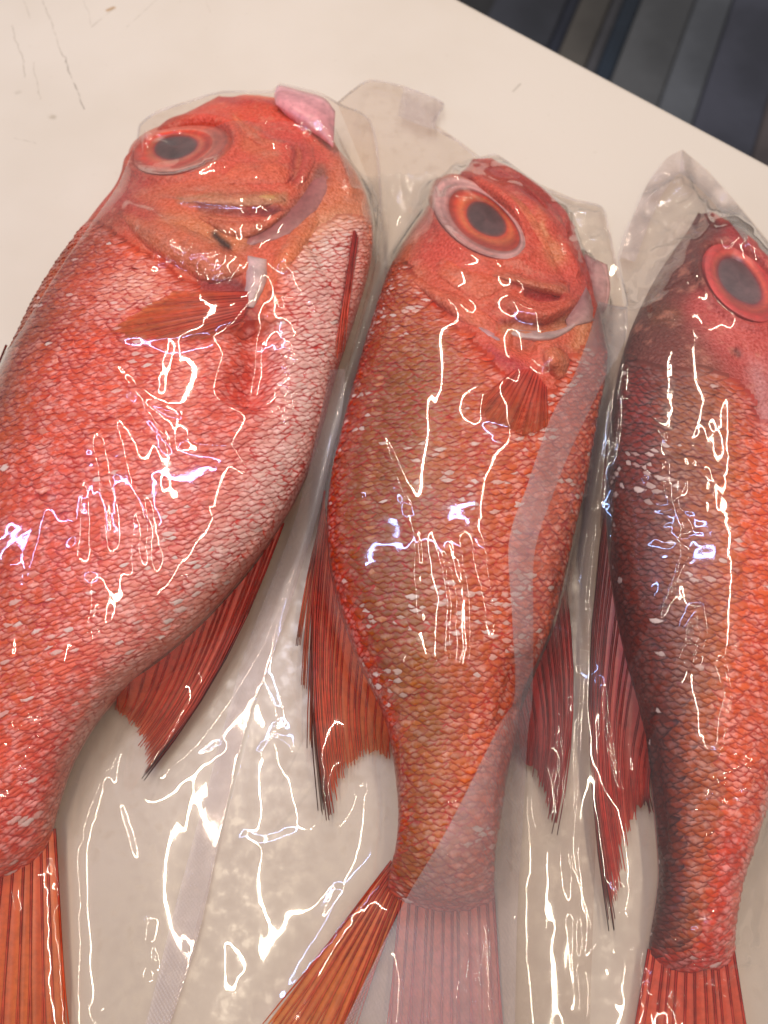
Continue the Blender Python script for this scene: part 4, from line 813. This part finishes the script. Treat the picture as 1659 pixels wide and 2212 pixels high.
def make_bag(label, poly, h0, wrinkles, lumps, noise_amp, mat, flow, seed, crumple=()):
    h, xs, ys = up2(h0)
    X, Y = np.meshgrid(xs, ys); ny, nx = h.shape
    q = proj(np.stack([X, Y, h], -1)).reshape(-1, 2)
    add = np.zeros(len(q))
    warp = np.stack([fbm(q, .02, seed + 1), fbm(q, .02, seed + 2)], -1) * 6
    lowf = (.50 + .50 * smooth01((h.reshape(-1) - .003) / .012))
    for pts, r, hh in wrinkles: add += (lowf if np.mean(np.array(pts)[:, 1]) > 480 else 1) * hh * (.82 if np.mean(np.array(pts)[:, 1]) > 480 else 1.1) / 1000 * stroke_w(q, np.array(pts, float), r * 1.25, 1, True, warp * .6)
    for (cx, cy), r, hh in lumps: add += hh / 1000 * np.exp(-(((q - (cx, cy)) / np.array(r)) ** 2).sum(1))
    # long soft pleats that follow the fish, plus crumple
    c, s = math.cos(flow), math.sin(flow)
    al = q @ np.array([c, s]); ac = q @ np.array([-s, c])
    st = np.stack([al * .0020, ac * .016], -1)
    w1 = fbm(st, 1, seed + 3, 1) + .22 * vnoise(st, 2.6, seed + 4); w2 = np.clip(fbm(q, .012, seed + 5, 2) * 1.4 + .2, 0, 1)
    add += lowf * noise_amp / 1000 * (.8 * w1 * (.25 + w2) + .06 * fbm(q, .03, seed + 6, 2) * (.2 + w2))
    for (cx, cy), r, amp in crumple:
        msk = np.exp(-(((q - (cx, cy)) / np.array(r)) ** 2).sum(1))
        add += amp / 1000 * msk * (1.2 - 2.2 * np.abs(vnoise(q, .020, seed + 8)) - 1.1 * np.abs(vnoise(q, .043, seed + 9)))
    h = h + add.reshape(ny, nx); h = np.maximum(h, .0009)
    P = np.stack([X, Y, h], -1); q = proj(P).reshape(-1, 2)
    ins = inpoly(q, poly).reshape(ny, nx)
    cell = ins[:-1, :-1] | ins[1:, :-1] | ins[:-1, 1:] | ins[1:, 1:]
    F = gridfaces(ny, nx)[cell.reshape(-1)]
    used = np.unique(F); rm = np.full(ny * nx, -1); rm[used] = np.arange(len(used)); F = rm[F]
    Pf = P.reshape(-1, 3)[used].copy(); insu = ins.reshape(-1)[used]
    o_ = np.where(~insu)[0]; cq = closest_on(q[used][o_], poly)
    Pf[o_] = np.stack([pt(a[0], a[1], z) for a, z in zip(cq, Pf[o_, 2])]) if len(o_) else Pf[o_]
    cen = pt(np.mean([p[0] for p in poly]), np.mean([p[1] for p in poly]), 0.)
    bag = thing('vacuum_bag', label, 'plastic bag', (float(cen[0]), float(cen[1]), 0.), 'clear vacuum bags over the fish')
    mesh('film_sheet', Pf, F, mat, bag)
    bp = np.array([pt(a, b_, .0) for a, b_ in poly]); bp[:, 2] = .00025 + .00012 * (seed // 100)
    me = bpy.data.meshes.new('back_film'); me.from_pydata([tuple(p - np.array(bag['_o'])) for p in bp], [], [list(range(len(bp)))]); me.materials.append(M_BACK)
    o = bpy.data.objects.new('back_film', me); COL.objects.link(o); o.parent = bag
    return bag, (h, xs, ys)
def hat(hm, Q):
    """film height under measuring-frame points (two rounds of parallax)"""
    h, xs, ys = hm; z = np.full(len(Q), .01)
    for k in range(6):
        P = pt(Q[:, 0], Q[:, 1], z)
        ix = np.clip(((P[:, 0] - xs[0]) / (xs[1] - xs[0])).round().astype(int), 0, len(xs) - 1); iy = np.clip(((P[:, 1] - ys[0]) / (ys[1] - ys[0])).round().astype(int), 0, len(ys) - 1)
        z = .5 * z + .5 * h[iy, ix]
    return z
def seam(bag, hm, outer, inner, n=160, lift=.0007, m=9):
    a, b_ = spline(outer, n), spline(inner, n); k = np.linspace(0, 1, m)
    Q = a[:, None] * (1 - k[None, :, None]) + b_[:, None] * k[None, :, None]
    z = hat(hm, Q.reshape(-1, 2)).reshape(n, m)
    for _ in range(4): z[1:-1] = (z[:-2] + z[1:-1] + z[2:]) / 3
    z += lift + .0005 * fbm(Q, .02, 91, 2)
    P = pt(Q[..., 0], Q[..., 1], z)
    L = np.r_[0, np.cumsum(np.linalg.norm(np.diff(P[:, m // 2], axis=0), axis=1))]
    wv = np.zeros((n, m, 3)); wv[..., 0] = L[:, None] / .0016; wv[..., 1] = k[None] * np.linalg.norm(P[:, -1] - P[:, 0], axis=1)[:, None] / .0016
    Pb = P.copy(); Pb[..., 2] -= .0003
    return mesh('sealed_edge', P.reshape(-1, 3), gridfaces(n, m), M_SEAM, bag, {'weave': wv.reshape(-1, 3)})

hA = drape(OB, 70, .0011)
# middle bag first: it lies lowest
poly2 = [(728, 222), (760, 195), (800, 172), (872, 186), (958, 222), (938, 268), (985, 300), (1036, 338), (1075, 334), (1165, 398), (1235, 428), (1300, 446), (1318, 500), (1338, 600), (1352, 700), (1340, 900), (1310, 1300), (1290, 1700), (1270, 2330), (330, 2330), (480, 1800), (560, 1500), (640, 1240), (690, 1040), (735, 850), (775, 700), (812, 560), (815, 440), (780, 350)]
W2 = [([(800, 890), (840, 1000), (890, 1120)], 9, 1.1), ([(885, 1120), (897, 1240), (900, 1370)], 13, 1.2), ([(935, 1130), (968, 1300), (968, 1520), (985, 1700)], 12, 1.1), ([(980, 1130), (1010, 1290), (1015, 1530)], 15, 1.3), ([(1040, 1150), (1080, 1400)], 12, .8),
      ([(760, 930), (765, 1000), (790, 1080)], 9, .7), ([(865, 1390), (870, 1550), (855, 1780)], 8, .9), ([(800, 1800), (870, 1760)], 9, .8), ([(560, 1450), (620, 1600), (640, 1680)], 12, 1.3), ([(500, 1800), (570, 1830), (700, 1780)], 16, 1.8), ([(640, 1330), (660, 1500), (668, 1600)], 10, 1.4), ([(690, 1300), (690, 1420)], 8, .8), ([(770, 1640), (780, 1720)], 8, 1.), ([(830, 1620), (850, 1760), (830, 1870)], 10, 1.2), ([(740, 1900), (650, 2030)], 10, .9),
      ([(760, 250), (850, 225), (925, 260)], 10, 3.0), ([(870, 300), (860, 380), (870, 450)], 8, 2.4), ([(950, 300), (970, 360), (985, 400)], 8, 2.6), ([(800, 320), (830, 420), (820, 500)], 9, 1.6), ([(1180, 440), (1260, 470), (1300, 540)], 12, 1.8), ([(1290, 460), (1300, 560)], 6, 1.4), ([(930, 430), (900, 460), (870, 440)], 5, 1.), ([(560, 1640), (600, 1560)], 8, .9), ([(590, 1590), (630, 1620)], 7, 1.2), ([(960, 1730), (1010, 1760)], 7, .9), ([(720, 2010), (780, 1950)], 8, .8)]
LU2 = [((560, 1840), (110, 190), 2.2), ((690, 2000), (70, 120), 1.5), ((850, 262), (75, 45), 11), ((930, 350), (60, 60), 6), ((1260, 490), (45, 50), 6), ((840, 420), (40, 80), 4)]
bag2, hm2 = make_bag('clear vacuum bag around the middle fish, its corner crumpled up between the two left heads', poly2, hA, W2, LU2, .40, M_FILM, math.radians(84), 200, [((850, 250), (95, 70), 4.5), ((940, 360), (70, 80), 3.5), ((1270, 500), (50, 70), 3)])
poly1 = [(296, 300), (302, 268), (340, 240), (412, 216), (480, 197), (588, 196), (604, 180), (690, 200), (735, 224), (800, 260), (820, 360), (826, 500), (800, 640), (765, 760), (746, 797), (739, 888), (713, 1005), (686, 1115), (642, 1259), (576, 1454), (538, 1544), (489, 1743), (430, 2016), (368, 2212), (330, 2330), (-220, 2330), (-260, 980), (-70, 850), (25, 745), (82, 655), (142, 560), (206, 470), (256, 400), (276, 352)]
W1 = [([(228, 765), (270, 825), (345, 930), (370, 985)], 10, 1.1), ([(275, 835), (330, 870), (400, 900)], 9, 1.0), ([(380, 940), (440, 960), (500, 965), (550, 1030)], 12, 1.2), ([(165, 890), (175, 1050), (165, 1230)], 12, 1.3), ([(190, 910), (215, 1020), (235, 1210)], 14, 1.5), ([(228, 880), (275, 1000), (320, 1130), (325, 1260)], 14, 1.5), ([(120, 940), (100, 1100), (50, 1320)], 12, 1.1), ([(250, 990), (285, 1100), (290, 1250)], 10, .9),
      ([(200, 1230), (190, 1360), (200, 1500)], 15, 1.5), ([(405, 1240), (440, 1340)], 10, 1.), ([(20, 1180), (30, 1300), (15, 1450)], 10, .9), ([(590, 1080), (610, 1150), (560, 1180)], 9, 1.2), ([(640, 1140), (590, 1230), (530, 1330)], 9, 1.2),
      ([(560, 1300), (500, 1430), (430, 1560), (330, 1680)], 8, 1.5), ([(220, 1530), (225, 1640), (270, 1800), (300, 1890)], 12, 1.6), ([(330, 1700), (420, 1640), (490, 1600)], 8, 1.2), ([(50, 1550), (110, 1580)], 9, 1.2), ([(70, 1600), (150, 1650)], 10, 1.3), ([(20, 1690), (90, 1730), (110, 1850)], 14, 1.5), ([(130, 1720), (170, 1830)], 10, 1.6), ([(118, 1840), (150, 1980)], 12, 1.8), ([(20, 1900), (30, 1980)], 9, 1.1),
      ([(320, 1980), (310, 2040)], 12, 1.4), ([(280, 2080), (340, 2070)], 12, 1.6), ([(200, 2200), (290, 2110), (330, 2100)], 12, 1.6), ([(340, 1480), (320, 1560)], 7, 1.), ([(480, 1180), (520, 1130)], 8, .7),
      ([(260, 440), (330, 460), (380, 500)], 8, 1.2), ([(290, 490), (340, 520), (400, 560)], 8, 1.3), ([(400, 560), (430, 600), (500, 590)], 8, 1.2), ([(330, 430), (480, 446), (610, 450)], 6, 1.0), ([(560, 450), (640, 500), (600, 590)], 10, 1.2), ([(640, 560), (700, 540)], 7, .9), ([(600, 650), (680, 640), (690, 690)], 9, 1.1), ([(600, 760), (640, 830)], 8, .9), ([(630, 880), (690, 870)], 7, .9), ([(600, 790), (690, 800)], 7, .8), ([(610, 910), (680, 900)], 7, .8), ([(520, 260), (590, 310), (640, 320)], 7, 1.2), ([(480, 203), (590, 230)], 6, .9), ([(720, 250), (732, 340), (762, 430)], 7, 1.4), ([(500, 350), (440, 345)], 5, .6)]
LU1 = [((330, 1900), (90, 170), 1.8), ((335, 275), (50, 40), 7), ((660, 235), (60, 40), 3), ((790, 300), (40, 40), 6)]
hB = np.maximum(hA, drape(OB, 60, .0016))
bag1, hm1 = make_bag('clear vacuum bag around the leftmost fish, woven sealed strip along its right side', poly1, hB, W1, LU1, .48, M_FILM, math.radians(98), 300, [((330, 285), (60, 50), 3), ((650, 230), (70, 50), 2.5), ((400, 540), (110, 60), 1.6), ((650, 820), (60, 90), 1.2), ((80, 1640), (90, 130), 1.2), ((790, 380), (40, 90), 2)])
seam(bag1, hm1, [(746, 797), (739, 888), (713, 1005), (686, 1115), (642, 1259), (576, 1454), (538, 1544), (489, 1743), (430, 2016), (368, 2212), (335, 2320)],
     [(712, 799), (690, 908), (669, 1005), (634, 1134), (590, 1250), (532, 1400), (493, 1536), (437, 1743), (368, 2000), (315, 2212), (280, 2320)])
poly3 = [(1292, 655), (1356, 662), (1338, 560), (1362, 480), (1398, 398), (1440, 342), (1474, 324), (1530, 372), (1600, 450), (1662, 525), (1780, 640), (1900, 800), (1900, 2330), (690, 2330), (743, 2212), (872, 1951), (966, 1791), (1075, 1570), (1112, 1500), (1106, 1330), (1098, 1200), (1108, 1130), (1135, 1060), (1165, 970), (1195, 890), (1238, 815), (1272, 725)]
hC = np.maximum(drape(np.maximum(OB, hA - .0008), 150, .0030), hA + .0014)
W3 = [([(1290, 830), (1325, 870), (1320, 960), (1310, 1010)], 9, 1.5), ([(1330, 850), (1400, 910), (1440, 960)], 9, 1.3), ([(1310, 1040), (1370, 1020), (1400, 1030)], 12, 1.5), ([(1420, 980), (1430, 1060), (1480, 1160)], 12, 1.6), ([(1480, 1160), (1440, 1290), (1350, 1450)], 9, 1.4), ([(1300, 1060), (1310, 1250), (1290, 1430)], 10, 1.6), ([(1290, 1450), (1310, 1640), (1350, 1740)], 10, 1.7), ([(1160, 1120), (1185, 1250), (1195, 1400), (1215, 1600), (1225, 1800), (1240, 2000)], 11, 2.0),
      ([(1180, 1420), (1180, 1600), (1155, 1860)], 8, 1.3), ([(1350, 1440), (1350, 1600), (1365, 1740)], 10, 1.5), ([(1500, 1300), (1440, 1500), (1400, 1620), (1390, 1800)], 11, 1.7), ([(1500, 1300), (1510, 1370), (1490, 1450)], 10, 1.4), ([(1560, 1400), (1580, 1500), (1560, 1650)], 11, 1.4), ([(1640, 1620), (1600, 1720), (1580, 1780)], 10, 1.4), ([(1530, 1730), (1590, 1750)], 12, 1.8), ([(1580, 1760), (1570, 1900), (1580, 2000)], 10, 1.4), ([(1480, 2020), (1540, 1990), (1560, 1960)], 10, 2.0), ([(1400, 1780), (1395, 1950)], 9, 1.3), ([(1240, 1960), (1250, 2212)], 12, 1.8), ([(1340, 1900), (1260, 2100)], 12, 2.2), ([(1100, 1850), (1120, 2000)], 9, 1.4), ([(1060, 1760), (1070, 1850), (1060, 1960)], 10, 1.5), ([(1130, 1960), (1110, 2100)], 9, 1.3), ([(1020, 2000), (1000, 2180)], 9, 1.2), ([(1060, 1980), (1050, 2150)], 9, 1.1), ([(1640, 1900), (1600, 2100)], 12, 2.0), ([(1620, 2000), (1650, 2150)], 10, 1.6), ([(1500, 2060), (1480, 2180)], 10, 1.5), ([(1550, 2080), (1540, 2200)], 10, 1.5),
      ([(1425, 440), (1440, 400), (1490, 440), (1440, 470)], 8, 2.2), ([(1470, 360), (1490, 430), (1520, 460)], 8, 2.4), ([(1430, 520), (1400, 500), (1430, 480)], 8, 1.8), ([(1340, 552), (1420, 546), (1500, 520)], 6, 2.0), ([(1440, 690), (1455, 680)], 8, 1.2), ([(1350, 690), (1440, 640), (1520, 580)], 6, 1.2), ([(1540, 400), (1600, 460)], 10, 1.8), ([(1530, 1620), (1560, 1640)], 7, 1.), ([(960, 1850), (975, 1890)], 8, 1.0), ([(1220, 1420), (1240, 1560)], 9, 1.4), ([(1260, 1300), (1240, 1560)], 8, 1.0)]
LU3 = [((1460, 450), (55, 75), 6), ((1590, 480), (40, 40), 5), ((1350, 690), (30, 40), 3)]
bag3, hm3 = make_bag('clear vacuum bag around the rightmost fish, its wide sealed strip lapping over the middle fish', poly3, hC, W3, LU3, .55, M_FILM3, math.radians(92), 400, [((1440, 440), (70, 100), 4), ((1590, 470), (60, 60), 3), ((1350, 680), (60, 40), 2), ((1420, 1050), (90, 110), .5), ((1560, 1720), (80, 80), 1.3), ((1500, 2080), (120, 80), 2)])
seam(bag3, hm3, [(1292, 655), (1272, 725), (1238, 815), (1195, 890), (1165, 970), (1135, 1060), (1108, 1130), (1098, 1200), (1106, 1330), (1112, 1500), (1080, 1565), (966, 1791), (872, 1951), (743, 2212), (690, 2320)],
     [(1356, 664), (1350, 735), (1300, 830), (1262, 910), (1225, 990), (1192, 1075), (1165, 1150), (1152, 1220), (1152, 1340), (1150, 1510), (1140, 1590), (1128, 1800), (1118, 1965), (1112, 2225), (1110, 2330)])
seam(bag3, hm3, [(1338, 556), (1362, 480), (1398, 398), (1440, 342), (1474, 324)], [(1372, 566), (1395, 500), (1425, 430), (1455, 385), (1478, 368)], n=60)
seam(bag3, hm3, [(1474, 324), (1530, 372), (1600, 450), (1662, 525), (1780, 640)], [(1468, 372), (1520, 416), (1585, 490), (1640, 560), (1755, 670)], n=80)
seam(bag2, hm2, [(872, 186), (915, 202), (958, 222)], [(860, 250), (900, 268), (938, 280)], n=40)
def hem(bag, hm, pts, side):
    p = spline(pts, 120); t = np.gradient(p, axis=0); t /= np.hypot(*t.T)[:, None]
    o = seam(bag, hm, p, p + np.stack([-t[:, 1], t[:, 0]], -1) * side, 120, .0004, 3); o.name = 'film_hem'
hem(bag2, hm2, poly2[:7], 5); hem(bag2, hm2, poly2[6:14], 5); hem(bag1, hm1, poly1[:12], 5); hem(bag3, hm3, poly3[:4], -4);
for o in bpy.data.objects:
    if '_o' in o: del o['_o']
